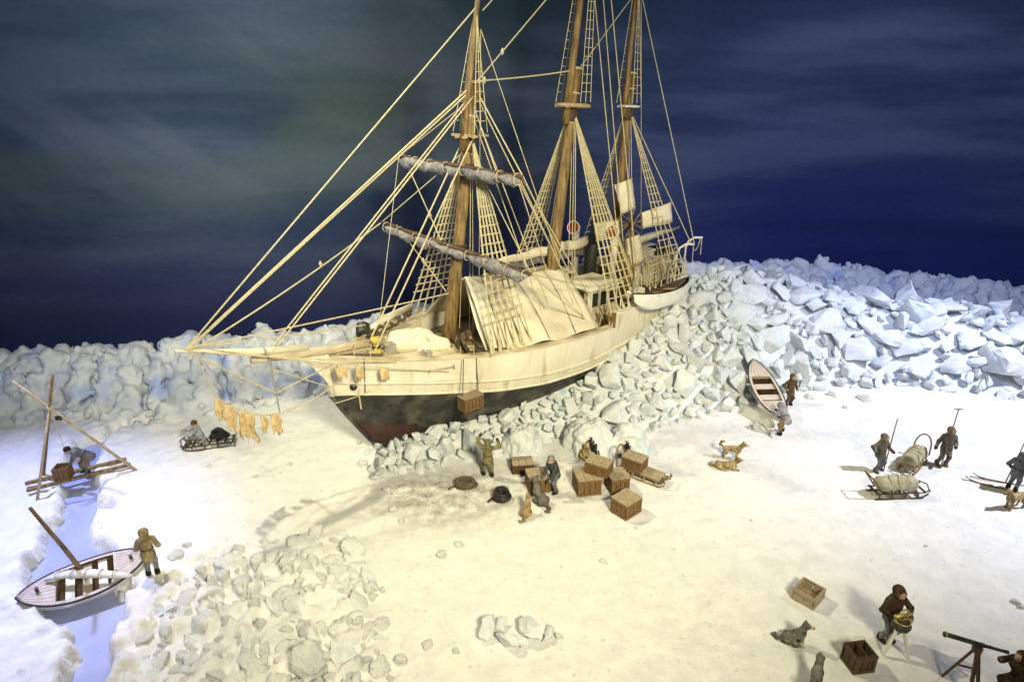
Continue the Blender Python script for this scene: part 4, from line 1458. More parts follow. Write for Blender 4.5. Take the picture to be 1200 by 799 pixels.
# ---- chart house
house = MB(); house.box(S(12.15, 1.25, 4.25), (1.75, 1.45, 1.75)); ho = house.build('deckhouse', M['deck'], ship)
b = MB(); b.box(S(12.15, 1.22, 5.18), (2.2, 1.95, .09)); b.build('roof', M['white'], ho)
b = MB(); b.box(S(12.15, 1.22, 5.245), (2.05, 1.80, .04)); b.build('roof_canvas', M['canvas'], ho)
for t in (11.32, 11.85, 12.45, 12.98):
    b = MB(); b.box(S(t, 2.02, 4.25), (.09, .07, 1.75)); b.build('corner_post', M['white'], ho)
for t in (11.58, 12.15, 12.72):
    b = MB(); b.box(S(t, 1.99, 4.62), (.36, .05, .62)); w_ = b.build('window', M['black'], ho)
b = MB(); b.box(S(11.24, 1.3, 4.2), (.05, .7, 1.5)); b.build('door', M['black'], ho)
for v in (.62, 1.95):
    b = MB(); b.box(S(11.23, v, 4.25), (.07, .08, 1.75)); b.build('corner_post', M['white'], ho)

# funnel and cowl ventilators
b = MB(); b.tube([S(13.68, -.3, 4.0), S(13.72, -.3, 5.6), S(14.2, -.3, 8.75)], [.36, .30, .16], 14); b.build('funnel', M['dkgreen'], ship, smooth=True)
for (t, v, z0, z1, nm) in ((13.62, 1.2, 4.3, 7.05, 1), (13.6, -1.2, 4.4, 6.9, 2)):
    b = MB(); b.tube([S(t, v, z0), S(t, v, z1 - .25), S(t - .02, v, z1), S(t - .12, v + .05, z1 + .2), S(t - .34, v + .12, z1 + .26)], [.16, .17, .2, .26, .31], 14)
    vt = b.build('ventilator', M['white'], ship, smooth=True)
    c = S(t - .345, v + .12, z1 + .26); nrm = (S(t - .34, v + .12, z1 + .26) - S(t - .12, v + .05, z1 + .2)).normalized()
    b = MB(); b.ring(c, .30, .035, nrm, 18, 6); b.build('cowl_rim', M['white'], vt, smooth=True)
    b = MB(); b.lathe([(.29, -.02), (.29, .012), (.01, .03)], 18, c, 0, nrm.to_track_quat('Z', 'Y').to_matrix()); b.build('cowl_mouth', M['red'], vt)

# ---- windmill
HUB = S(14.63, 1.25, 7.5)
mill = MB()
mill.tube([S(14.75, 1.0, 4.0), HUB + Vector((.1, .1, -.1))], [.09, .07], 8)
mo = mill.build('windmill', M['wood'], ship, smooth=True)
for dx, dy in ((-.5, .25), (.45, -.3), (-.15, -.45), (.3, .4)):
    b = MB(); b.tube([S(14.7 + dx, 1.1 + dy, 3.9), HUB + Vector((.05, .08, -.5))], [.05, .04], 6); b.build('tower_leg', M['wood'], mo)
fwd = Vector((-.30, -.95, .02)).normalized()          # the wheel faces the near side
sidev = Vector((.95, -.30, 0)).normalized(); upv = sidev.cross(fwd).normalized()
if upv.z < 0: upv = -upv
b = MB(); b.tube([HUB - fwd * .25, HUB + fwd * .15], .10, 10); b.build('hub', M['wood'], mo)
for ang, long_, wd in ((106, 2.05, .95), (10, 2.3, .95), (-78, 2.05, .98), (188, 1.9, .8)):
    a = R(ang)
    d = sidev * math.cos(a) + upv * math.sin(a); e = sidev * -math.sin(a) + upv * math.cos(a)
    b = MB()
    b.tube([HUB, HUB + d * long_], .035, 6)
    b.tube([HUB + d * (long_ - .04) - e * wd * .55, HUB + d * (long_ - .04) + e * wd * .55], .035, 6)
    b.tube([HUB + d * .62 - e * wd * .42, HUB + d * .62 + e * wd * .42], .035, 6)
    b.tube([HUB + d * .15, HUB + d * .62 - e * wd * .42], .03, 6); b.tube([HUB + d * .15, HUB + d * .62 + e * wd * .42], .03, 6)
    bl_ = b.build('blade', M['wood'], mo)
    rows = []
    for i in range(9):
        q = .62 + (long_ - .66) * i / 8
        w2 = wd * (.40 + .10 * i / 8)
        rows.append([HUB + d * q + e * (w2 * s2) + fwd * (.05 + .10 * math.sin(math.pi * i / 8) * (1 - s2 * s2) + .02 * math.sin(i * 2 + s2 * 3)) for s2 in (-1, -.5, 0, .5, 1)])
    b = MB(); b.grid(rows); thicken(b.build('blade_sail', M['canvas'], bl_, smooth=True), .02)

# spars lashed upright beside the mizzen, deck clutter aft
for i in range(7):
    b = MB(); x = 13.75 + .13 * (i % 4); v = 1.9 + .12 * (i // 2)
    b.tube([S(x + random.uniform(-.15, .15), v + .25, 4.1), S(x - .1 + random.uniform(-.1, .1), v - .35, 6.6 + random.uniform(-.5, .6))], [.05, .035], 6)
    b.build('spare_spar', M['wood'], ship)
b = MB(); b.box(S(12.95, 3.15, 4.98), (1.0, .34, .28), Matrix.Rotation(R(4), 3, 'Z')); b.build('side_light_board', M['white'], ship, bevel=.04)
b = MB(); b.box(S(13.5, 3.22, 5.05), (.18, .2, .16)); b.build('side_light', M['black'], ship)
# quarterdeck houses
for (t, v, z, d, m_) in ((16.6, .6, 4.75, (2.6, 1.3, .95), 'canvas'), (17.6, -.6, 4.9, (2.6, 1.6, 1.3), 'deck'), (15.4, -.9, 4.6, (1.3, 1.4, 1.1), 'wood_pale')):
    b = MB(); b.box(S(t, v, z), d); h_ = b.build('quarterdeck_house', M[m_], ship, bevel=.03)
    b = MB(); b.box(S(t, v, z + d[2] / 2 + .045), (d[0] + .2, d[1] + .2, .07)); b.build('roof', M['canvas'], h_)
    if m_ == 'deck':
        b = MB(); b.box(S(t, v + d[1] / 2 + .012, z + .05), (d[0] * .3, .03, d[2] * .5)); b.build('window', M['black'], h_)
# wheel shelter, dark companion and boom crutch at the stern
b = MB(); b.box(S(18.5, .3, 5.0), (.9, 1.2, 1.3)); b.build('companionway', M['black'], ship, bevel=.03)
b = MB(); b.tube([S(15.6, .2, 6.05), S(20.6, -.2, 6.35)], [.13, .09], 9); b.build('spanker_boom', M['wood_pale'], ship, smooth=True)
b = MB(); b.tube([S(15.8, .25, 6.2), S(17.4, .15, 6.32), S(19.4, -.05, 6.38)], [.1, .2, .1], 9); b.build('spanker_sail', M['canvas'], ship, smooth=True)
# rail stanchions and lines round the stern
for i in range(15):
    t = 11.6 + .56 * i
    for sd in (1, -1):
        v = sd * (section_v(t, zrail(t)) - .08)
        b = MB(); b.tube([S(t, v, zrail(t)), S(t, v, zrail(t) + .62)], .022, 5); b.build('stanchion', M['white'], ship)
for sd in (1, -1):
    for h in (.32, .60):
        b = MB(); b.tube([S(t, sd * (section_v(t, zrail(t)) - .08), zrail(t) + h) for t in np.linspace(11.6, 19.5, 14)], .012, 4); b.build('life_line', M['rope'], ship)
for i in range(9):
    t = 14.6 + .45 * i
    b = MB(); b.tube([S(t, 2.3 - .12 * i, 4.3), S(t + .25 * math.sin(i * 2), 1.9 - .12 * i, 5.9 + .35 * math.sin(i * 1.7))], .03, 5); b.build('deck_prop', M['wood_pale'], ship)
for i in range(6):
    b = MB(); z = 4.75 + .22 * i
    b.tube([S(14.7, 2.35, z), S(16.5, 2.05, z + .08 * math.sin(i)), S(18.4, 1.35, z + .1)], .022, 4); b.build('net_line', M['rope'], ship)
for i in range(12):
    b = MB(); t = 14.8 + .31 * i
    b.tube([S(t, 2.36 - .08 * i, 4.55), S(t, 2.33 - .08 * i, 5.95)], .018, 4); b.build('net_line', M['rope'], ship)
for i in range(5):
    b = MB(); b.ring(S(15.0 + .8 * i, 1.2 + .5 * math.sin(i * 2.4), 4.35), .22, .07, (.1 * i, .2, 1), 14, 6); b.build('rope_coil', M['rope_dark' if i % 2 else 'rope'], ship)
for i in range(6):
    b = MB(); b.tube([S(11.2 + .12 * i, 2.6 + .06 * i, 3.3), S(11.6 + .3 * math.sin(i), 2.5, 4.4 + .2 * math.sin(i * 3))], .03, 5); b.build('deck_prop', M['wood' if i % 2 else 'wood_pale'], ship)
# white pipe davits over the stern quarter
for (t, v) in ((17.0, 2.3), (18.6, 1.7)):
    b = MB(); b.tube([S(t, v, 4.5), S(t, v, 5.9), S(t + .08, v + .08, 6.2), S(t + .30, v + .25, 6.38), S(t + .62, v + .5, 6.38)], .055, 8); b.build('davit', M['white'], ship, smooth=True)
    b = MB(); b.tube([S(t + .6, v + .48, 6.36), S(t + .62, v + .5, 5.5)], .02, 5); b.build('davit_fall', M['rope'], ship)
b = MB(); b.tube(sag(S(17.6, 2.75, 6.3), S(19.2, 2.1, 6.3), .4), .02, 5); b.build('davit_line', M['rope'], ship)
for (t, v) in ((12.5, 3.35), (15.5, 2.95)):
    b = MB(); b.tube([S(t, v, 4.45), S(t, v, 5.5), S(t + .02, v + .1, 5.8), S(t + .05, v + .35, 5.98)], .05, 8); b.build('davit', M['grey'], ship, smooth=True)
    b = MB(); b.tube([S(t + .05, v + .35, 5.97), S(t + .05, v + .40, 5.0)], .014, 4); b.build('davit_fall', M['rope'], ship)

# ---- things on the foredeck that belong to the ship
def lathe_part(name, p_, prof_, m_, n=12):
    b = MB(); b.lathe(prof_, n, p_); return b.build(name, M[m_], ship, smooth=False)


bol = lathe_part('capstan', S(1.70, .32, 4.30), [(.20, 0), (.20, .06), (.13, .12), (.12, .34), (.19, .42), (.20, .52), (.15, .56)], 'yellow', 12)
b = MB(); b.ring(S(1.70, .32, 4.52), .13, .045, (0, 0, 1), 14, 6); b.build('capstan_band', M['black'], ship)
b = MB(); b.box(S(2.15, .5, 4.42), (.38, .34, .34)); b.build('deck_box', M['grey'], ship, bevel=.03)
b = MB(); b.tube([S(3.0, 1.78, 4.1), S(3.0, 1.78, 4.45), S(3.0, 1.78, 4.5)], [.13, .11, .05], 8); b.build('mooring_bollard', M['grey'], ship)
b = MB(); b.tube([S(2.85, 1.65, 4.1), S(2.85, 1.65, 4.5)], .06, 8); b.build('mooring_bollard', M['grey'], ship)
# canvas heap
prims = [((2.4, -.2, 4.3), (3.4, -.7, 4.35), .22, .30, 0), ((2.8, .3, 4.25), (3.9, -.2, 4.3), .25, .32, 0), ((3.2, -1.0, 4.15), (4.2, -1.0, 4.1), .25, .25, 0), ((3.1, .9, 4.2), (4.1, .7, 4.15), .2, .24, 0), ((3.6, -.1, 4.4), (4.3, -.9, 4.15), .22, .2, 0)]
me = blended_mesh('canvas_heap', prims, [M['canvas']], .06, .1, .05, 3.0)
link(bpy.data.objects.new('canvas_heap', me), ship)
b = MB(); b.tube([S(2.0, -1.2, 4.5), S(3.4, -1.9, 4.62), S(5.0, -2.55, 4.62)], [.12, .16, .14], 9); b.build('rolled_sail', M['canvas'], ship, smooth=True)
b = MB(); b.tube([S(1.6, -.95, 4.42), S(2.2, -1.25, 4.45), S(4.0, -2.0, 4.45)], [.05, .06, .05], 7); b.build('spare_spar', M['wood_pale'], ship)
for i in range(6):
    t = 2.3 + .5 * i
    b = MB(); c = S(t, -1.05 - .32 * i * .9, 4.42 + random.uniform(-.04, .06)); b.ring(c, .16, .07, (random.uniform(-1, 1), 1, random.uniform(-.5, .5)), 14, 6); b.build('rope_coil', M['rope_dark'], ship)
for i in range(5):
    b = MB(); b.ring(S(4.9 + .3 * i, -.9 + .45 * i, 3.4), .24, .07, (.1, .1, 1), 16, 6); b.build('rope_coil', M['rope'], ship)
b = MB(); b.tube([S(1.95, -1.15, 4.5), S(2.12, -1.45, 4.75)], [.28, .26], 12); b.build('deck_drum', M['dkgreen'], ship)
for i in range(9):
    t = .7 + .48 * i
    b = MB(); v = section_v(t, rail_top(t)) - .12; b.tube([S(t, v, rail_top(t)), S(t, v, rail_top(t) + .38)], .016, 5); b.build('stanchion', M['rope'], ship)
for (t, v) in ((.6, -.15), (.75, .4), (1.15, -.6), (1.2, .75), (1.0, .05)):
    b = MB(); b.tube([S(t, v, 4.3), S(t + .1, v, 4.85)], .02, 5); b.build('stanchion', M['rope'], ship)
b = MB(); b.tube([S(.35, .2, 4.5), S(1.6, .95, 4.42)], .055, 7); b.build('cat_head', M['wood_dark'], ship)
for i in range(5):
    b = MB(); b.tube([S(5.2 + .33 * i, 2.85, 4.05), S(5.15 + .33 * i, 2.72, 5.0 + .08 * (i % 3))], [.035, .02], 5); b.build('pin_rail_rope', M['rope'], ship)

# ================================================================== PEOPLE AND DOGS
def ik(a, c, l1, l2, hint):
    a, c, hint = Vector(a), Vector(c), Vector(hint)
    d = c - a
    L_ = min(d.length, (l1 + l2) * .995)
    dn = d.normalized()
    x = (l1 * l1 - l2 * l2 + L_ * L_) / (2 * L_)
    h = math.sqrt(max(l1 * l1 - x * x, 0))
    pn = hint - dn * hint.dot(dn)
    if pn.length < 1e-5: pn = dn.orthogonal()
    return a + dn * x + pn.normalized() * h, a + dn * L_


EYE = None


def person(label, loc, face, coat, trousers, pose=None, s=1.0, hood=True, hat=None, ruff='fur', group=None, boots='black', mitts='dkbrown'):
    p = dict(hip=(0, 0, .92), chest=(0, 0, 1.32), head=(0, -.03, 1.60), lh=(.30, -.10, .88), rh=(-.30, -.10, .88), lf=(.13, 0, 0), rf=(-.13, .02, 0), look=(0, -1, -.1),
             lkh=(0, -1, 0), rkh=(0, -1, 0), leh=(.5, .6, -.6), reh=(-.5, .6, -.6))
    p.update(pose or {})
    V_ = {k: Vector(v) for k, v in p.items()}
    hip, ch, hd = V_['hip'], V_['chest'], V_['head']
    up = (ch - hip).normalized(); side_ = Vector((1, 0, 0))
    if 'side' in V_: side_ = V_['side'].normalized()
    lk = V_['look'].normalized()
    pr = []
    pr.append((hip, ch, .175, .185, 0))
    pr.append((hip - up * .16, hip + up * .1, .205, .175, 0))
    pr.append((ch + up * .02 - side_ * .13, ch + up * .02 + side_ * .13, .105, .105, 0))
    pr.append((ch, hd, .11, .09, 0))
    for sgn, hk, ek, fk, kk in ((1, 'lh', 'leh', 'lf', 'lkh'), (-1, 'rh', 'reh', 'rf', 'rkh')):
        sh = ch + up * .03 + side_ * (.2 * sgn)
        el, hn = ik(sh, V_[hk], .30, .27, V_[ek])
        pr.append((sh, el, .088, .075, 0)); pr.append((el, hn, .075, .060, 0))
        dirn = (hn - el).normalized()
        pr.append((hn, hn + dirn * .09, .056, .050, 3))
        pr.append((hn + dirn * .02, hn + dirn * .08 - side_ * (.06 * sgn) + Vector((0, -.02, 0)), .026, .022, 3))
        hp = hip + side_ * (.095 * sgn) - up * .05
        ft = V_[fk] + Vector((0, 0, .09))
        kn, an = ik(hp, ft, .43, .42, V_[kk])
        pr.append((hp, kn, .115, .085, 1)); pr.append((kn, an, .085, .070, 1))
        toe = V_['toe'] if 'toe' in V_ else Vector((0, -1, 0))
        pr.append((an + Vector((0, 0, .06)), an - Vector((0, 0, .02)), .078, .075, 2))
        pr.append((an - Vector((0, 0, .025)), an - Vector((0, 0, .035)) + toe * .15, .068, .055, 2))
    pr.append((hd + Vector((0, 0, -.02)), hd + Vector((0, 0, .03)), .118, .115, 4 if not hood else 0))
    pr.append((hd + lk * .065 - Vector((0, 0, .04)), hd + lk * .07 + Vector((0, 0, .015)), .072, .078, 4))
    pr.append((hd + lk * .135 - Vector((0, 0, .015)), hd + lk * .155 - Vector((0, 0, .03)), .018, .020, 4))
    if hood:
        pr.append((hd - lk * .05 + Vector((0, 0, .03)), hd - lk * .03 - Vector((0, 0, .08)), .145, .13, 0))
    me = blended_mesh('body', [(tuple(a), tuple(b_), r1, r2, m_) for a, b_, r1, r2, m_ in pr],
                      [CL[coat], CL[trousers], CL[boots], CL[mitts], M['skin']], .028, .045, .007, 8)
    root = thing('person', label, 'person', loc, face, group)
    s *= 0.88
    root.scale = (s, s, s)
    bo = link(bpy.data.objects.new('body', me), root)
    if hood and ruff:
        b = MB(); b.ring(hd + lk * .07, .105, .032, lk, 16, 6); b.build('fur_ruff', CL[ruff], root, smooth=True)
    if hat:
        b = MB(); b.lathe([(.135, -.01), (.140, .05), (.11, .12), (.04, .15)], 12, hd + Vector((0, 0, .03))); b.build('cap', CL[hat], root, smooth=True)
    b = MB()
    sd = lk.cross(Vector((0, 0, 1))).normalized()
    for q in (-1, 1): b.tube([hd + lk * .128 + sd * (.034 * q) + Vector((0, 0, .018)), hd + lk * .150 + sd * (.034 * q) + Vector((0, 0, .018))], [.013, .008], 6)
    b.build('eyes', M['black'], root)
    b = MB(); bc = hip + up * .12; b.ring(bc, .185, .018, up, 18, 5); b.build('belt', CL['dkbrown'], root)
    return root


def dog(label, loc, face, pose='stand', coat='dogtan', pale='dogpale', s=1.0, head_turn=0.0, head_up=0.0, group=None):
    """faces -Y"""
    q = Vector
    if pose == 'stand':
        ch, rp = q((0, -.28, .52)), q((0, .28, .52))
        pr = [(ch, rp, .155, .12, 0), (ch + q((0, -.02, -.04)), ch + q((0, .12, -.06)), .13, .11, 1)]
        feet = [((.09, -.30), ch), ((-.09, -.26), ch)]
        for (x, y), c in feet: pr += [(c + q((x * .8, -.02, -.06)), q((x, y + .02, .28)), .075, .05, 0), (q((x, y + .02, .28)), q((x, y, .05)), .048, .036, 1), (q((x, y, .04)), q((x, y - .06, .035)), .036, .030, 1)]
        for x, y in ((.09, .30), (-.09, .26)): pr += [(rp + q((x * .8, 0, -.03)), q((x, y - .05, .30)), .095, .055, 0), (q((x, y - .05, .30)), q((x, y + .06, .20)), .05, .036, 0), (q((x, y + .06, .20)), q((x, y + .02, .05)), .036, .032, 1), (q((x, y + .02, .04)), q((x, y - .05, .035)), .034, .030, 1)]
        nk0 = ch + q((0, -.06, .08)); hd = q((0, -.50, .80 + head_up))
        tail = [rp + q((0, .10, .05)), rp + q((0, .26, .16)), rp + q((0, .22, .32)), rp + q((0, .08, .36))]
    elif pose == 'sit':
        ch, rp = q((0, -.16, .50)), q((0, .20, .20))
        pr = [(ch, rp, .145, .165, 0), (ch + q((0, -.05, -.04)), ch + q((0, -.02, -.16)), .11, .10, 1)]
        for x in (.09, -.09): pr += [(ch + q((x * .9, -.03, -.05)), q((x, -.22, .26)), .07, .045, 0), (q((x, -.22, .26)), q((x, -.24, .05)), .044, .036, 1), (q((x, -.24, .04)), q((x, -.31, .035)), .036, .030, 1)]
        for x in (.13, -.13): pr += [(rp + q((x, -.02, .02)), q((x * 1.2, -.10, .16)), .12, .07, 0), (q((x * 1.2, -.10, .14)), q((x * 1.1, -.02, .05)), .055, .04, 0), (q((x * 1.1, -.02, .045)), q((x * 1.1, -.14, .035)), .04, .032, 1)]
        nk0 = ch + q((0, -.03, .08)); hd = q((0, -.26, .82 + head_up))
        tail = [rp + q((0, .14, -.06)), q((0, .46, .07)), q((.12, .56, .06)), q((.2, .50, .06))]
    else:
        ch, rp = q((0, -.26, .20)), q((0, .30, .17))
        pr = [(ch, rp, .15, .14, 0), (ch + q((0, 0, -.05)), rp + q((0, 0, -.05)), .12, .12, 1)]
        for x in (.12, -.12): pr += [(ch + q((x, -.02, -.04)), q((x * 1.1, -.30, .07)), .07, .045, 0), (q((x * 1.1, -.30, .06)), q((x, -.55, .045)), .042, .034, 1)]
        for x in (.14, -.14): pr += [(rp + q((x, 0, 0)), q((x * 1.4, .10, .09)), .11, .06, 0), (q((x * 1.4, .16, .06)), q((x * 1.4, -.05, .045)), .05, .036, 1)]
        nk0 = ch + q((0, -.06, .06)); hd = q((0, -.46, .46 + head_up))
        tail = [rp + q((0, .12, -.04)), q((.08, .55, .07)), q((.22, .60, .06)), q((.32, .50, .06))]
    rt = Matrix.Rotation(head_turn, 3, 'Z')
    d = rt @ q((0, -1, -.12)); sv = rt @ q((1, 0, 0))
    pr += [(nk0, hd, .115, .095, 0), (hd, hd + d * .05, .10, .085, 0), (hd + d * .08 - q((0, 0, .02)), hd + d * .22 - q((0, 0, .02)), .062, .040, 1), (hd + d * .225, hd + d * .235, .022, .020, 2)]
    for x in (-1, 1): pr.append((hd + sv * (.065 * x) + q((0, .01, .07)), hd + sv * (.075 * x) + q((0, .02, .16)), .036, .012, 0))
    for a, b_ in zip(tail[:-1], tail[1:]): pr.append((a, b_, .055, .05, 0))
    me = blended_mesh('dog_body', [(tuple(a), tuple(b_), r1, r2, m_) for a, b_, r1, r2, m_ in pr], [CL[coat], CL[pale], CL['black']], .024, .05, .010, 12)
    root = thing('dog', label, 'dog', loc, face, group)
    s *= 0.82
    root.scale = (s, s, s)
    link(bpy.data.objects.new('dog_body', me), root)
    b = MB()
    for x in (-1, 1): b.tube([hd + d * .075 + sv * (.040 * x) + q((0, 0, .035)), hd + d * .105 + sv * (.042 * x) + q((0, 0, .035))], [.014, .008], 6)
    b.build('eyes', M['black'], root)
    return root


UNIT = {}


def board(parent, c, d, m_, rot=None, name='board'):
    """one plank; all planks of a material share one mesh"""
    if m_ not in UNIT:
        b = MB(); b.box((0, 0, 0), (1, 1, 1)); UNIT[m_] = b.mesh('board', M[m_])
    o = bpy.data.objects.new(name, UNIT[m_]); link(o, parent)
    o.location = c; o.scale = d
    if rot is not None: o.rotation_euler = rot
    return o


def crate(label, loc, rz, w, d, h, lids=3, m_='crate', lid_m='crate_lid', openn=False, group=None, side_n=4, brace=True, name='wooden_crate'):
    root = thing(name, label, 'crate', loc, rz, group)
    t = .03
    gap = .024
    # sides: upright boards
    for sy in (-1, 1):
        bw = w / side_n
        for i in range(side_n):
            board(root, (-w / 2 + bw * (i + .5), sy * (d / 2 - t / 2), h / 2), (bw - gap, t, h - .002), m_, name='side_board')
    for sx_ in (-1, 1):
        nb = max(2, side_n - 1); bw = (d - 2 * t) / nb
        for i in range(nb):
            board(root, (sx_ * (w / 2 - t / 2), -d / 2 + t + bw * (i + .5), h / 2), (t, bw - gap, h - .002), m_, name='side_board')
    board(root, (0, 0, .035), (w - .08, d - .08, .03), m_, name='bottom_board')
    # battens at the corners, top and bottom
    for sy in (-1, 1):
        for z in (.06, h - .06):
            board(root, (0, sy * (d / 2 + .014), z), (w + .05, .028, .085), m_, name='batten')
        for sx_ in (-1, 1):
            board(root, (sx_ * (w / 2 - .02), sy * (d / 2 + .014), h / 2), (.075, .027, h - .22), m_, name='batten')
        if brace:
            L_ = math.hypot(w - .12, h - .2)
            board(root, (0, sy * (d / 2 + .011), h / 2), (L_, .022, .07), m_, (0, math.atan2(h - .2, w - .12), 0), 'brace')
    for sx_ in (-1, 1):
        for z in (.06, h - .06):
            board(root, (sx_ * (w / 2 + .014), 0, z), (.027, d - .01, .085), m_, name='batten')
        if brace:
            L_ = math.hypot(d - .12, h - .2)
            board(root, (sx_ * (w / 2 + .011), 0, h / 2), (.021, L_, .07), m_, (math.atan2(h - .2, d - .12), 0, 0), 'brace')
    if not openn:
        bw = (w + .06) / lids
        for i in range(lids):
            board(root, (-(w + .06) / 2 + bw * (i + .5), 0, h + .018), (bw - .014, d + .06, .034), lid_m, name='lid_board')
    return root


def sledge(label, loc, rz, L=2.1, W=.62, H=.22, handle=None, m_='wood', group=None, slats=7, zrot=None):
    """runs along local x, nose towards +x"""
    root = thing('sledge', label, 'sledge', loc, rz, group)
    for sy in (-1, 1):
        y = sy * W / 2
        b = MB(); b.tube([(-L / 2, y, .03), (-L * .2, y, .025), (L * .3, y, .025), (L * .42, y, .06), (L * .50, y, .16), (L * .53, y, .30), (L * .50, y, .38)], [.028, .032, .032, .03, .028, .024, .02], 6)
        b.build('runner', M[m_], root, smooth=True)
        b = MB(); b.tube([(-L / 2, y * .9, H), (L * .46, y * .9, H), (L * .52, y * .9, H + .1)], .022, 6); b.build('side_rail', M[m_], root)
        for i in range(4):
            x = -L * .42 + i * L * .25
            b = MB(); b.tube([(x, y, .04), (x, y * .9, H)], .022, 6); b.build('upright', M[m_], root)
    for i in range(slats):
        x = -L * .47 + i * L * .92 / (slats - 1)
        board(root, (x, 0, H + .028), (.09, W * .96, .025), m_, name='slat')
    b = MB(); b.tube([(L * .50, -W / 2, .37), (L * .56, 0, .40), (L * .50, W / 2, .37)], .022, 6); b.build('nose_bar', M[m_], root)
    if handle == 'hoop':
        b = MB()
        pts_ = [(-L / 2 - .05 - .10 * math.sin(math.pi * k / 12), -math.cos(math.pi * k / 12) * W * .5, H + .02 + .75 * math.sin(math.pi * k / 12) ** .6) for k in range(13)]
        b.tube(pts_, .028, 7); b.build('handle_hoop', M[m_], root, smooth=True)
    elif handle == 'bar':
        for sy in (-1, 1):
            b = MB(); b.tube([(-L * .36, sy * W * .45, H), (-L * .62, sy * W * .42, H + .62)], .026, 6); b.build('handle_post', M[m_], root)
        b = MB(); b.tube([(-L * .62, -W * .5, H + .62), (-L * .62, W * .5, H + .62)], .026, 6); b.build('handle_bar', M[m_], root)
    return root


def bundle(label, base, rz, L, W, H, lash=5, m_='load', seed=0):
    """canvas covered load lashed on a sledge; stands on the slats"""
    root = thing('canvas_load', label, 'load', base, rz)
    pr = [((-L * .32, 0, H * .48), (L * .30, 0, H * .48), H * .48, H * .46, 0), ((-L * .30, -W * .18, H * .38), (L * .32, -W * .16, H * .36), H * .36, H * .33, 0),
          ((-L * .28, W * .18, H * .38), (L * .30, W * .16, H * .36), H * .36, H * .35, 0), ((-L * .1, .03, H * .6), (L * .18, -.03, H * .55), H * .4, H * .4, 0)]
    me = blended_mesh('canvas_cover', pr, [M[m_]], .04, .1, .035, 5.0)
    link(bpy.data.objects.new('canvas_cover', me), root)
    for i in range(lash):
        x = -L * .36 + L * .72 * i / (lash - 1)
        e = 1 - .35 * abs(2 * i / (lash - 1) - 1) ** 3
        b = MB()
        pts_ = [(x + .05 * math.sin(i + k), -math.cos(math.pi * k / 10) * (W * .5 + .02) * e, .02 + (H * 1.03) * e * math.sin(math.pi * k / 10) ** .7) for k in range(11)]
        b.tube(pts_, .016, 5); b.build('lashing', M['rope'], root)
    return root


# ---- boats
def boat(label, loc, rot, L, B_, D, deck_f=.26, deck_a=.24, hull_m='white_cool', deck_m='boat_deck', inner_m='wood_dark', thw=((-.1, 'white'), (.12, 'white')), name='rowing_boat', strake='black', cat='boat'):
    root = thing(name, label, cat, loc, 0, None, rot)

    def hb(x): return B_ / 2 * max(0.0, 1 - abs(2 * x / L) ** 2.3) ** .75
    def sh(x): return D + D * .32 * (2 * x / L) ** 2
    n = 28
    xs_ = [-L / 2 + L * i / n for i in range(n + 1)]

    def rows(off):
        out = []
        for x in xs_:
            w = max(hb(x) - off, .004); z1 = sh(x)
            z0 = D * .85 * abs(2 * x / L) ** 3.5 + off
            row = []
            for k in range(-8, 9):
                a = k / 8
                v = math.copysign(abs(a) ** .75, a) * w
                row.append((x, v, z0 + (z1 - z0) * abs(a) ** 2.6))
            out.append(row)
        return out
    b = MB(); b.grid(rows(0)); b.grid(rows(.035), flip=True)
    b.build('hull', [M[hull_m]], root, smooth=True)
    b = MB(); b.grid([[(p[0], p[1] * .985, p[2] + .004) for p in r_] for r_ in rows(.05)], flip=True); b.build('inner_lining', M[inner_m], root, smooth=True)
    for sd in (1, -1):
        b = MB(); b.tube([(x, sd * hb(x), sh(x) + .012) for x in xs_], .032, 6); b.build('gunwale', M[strake], root, smooth=True)
    def deck_piece(x0, x1, nm):
        npl = max(4, int(B_ / .16))
        for k in range(npl):
            a0, a1 = -1 + 2 * k / npl, -1 + 2 * (k + 1) / npl
            rws = []
            for i in range(11):
                x = x0 + (x1 - x0) * i / 10
                w = max(hb(x) - .02, .003); z = sh(x) + .02
                g = .006 / max(w, .02)
                rws.append([(x, w * (a0 + min(g, .1)), z + .04 * (1 - a0 * a0)), (x, w * (a1 - min(g, .1)), z + .04 * (1 - a1 * a1))])
            b = MB(); b.grid(rws); o = b.build('deck_plank', M[deck_m], root)
        b = MB(); x = x0 if abs(x0) < abs(x1) else x1
        b.box((x, 0, sh(x) - .04), (.04, 2 * hb(x) - .06, .16)); b.build('coaming', M[deck_m], root)
    if deck_f: deck_piece(L / 2 - L * deck_f, L / 2 - .02, 'f')
    if deck_a: deck_piece(-L / 2 + .02, -L / 2 + L * deck_a, 'a')
    for x, m_ in thw:
        board(root, (x * L, 0, sh(x * L) - .10), (.30 if L > 3.5 else .22, 2 * hb(x * L) - .07, .04), m_ if m_ != 'white' else 'white_cool', name='thwart')
    # side decks
    if deck_f or deck_a:
        for sd in (1, -1):
            rws = []
            x0, x1 = -L / 2 + L * (deck_a or .1), L / 2 - L * (deck_f or .1)
            for i in range(13):
                x = x0 + (x1 - x0) * i / 12
                rws.append([(x, sd * (hb(x) - .01), sh(x) + .024), (x, sd * (hb(x) - .13), sh(x) + .03)])
            b = MB(); b.grid(rws); b.build('side_deck', M[deck_m], root)
    return root


# ---- small sailing boat lying in the channel
def sw(t, v, z): return Vector((SHIP_B.x + AX.x * t + PV.x * v, SHIP_B.y + AX.y * t + PV.y * v, z))


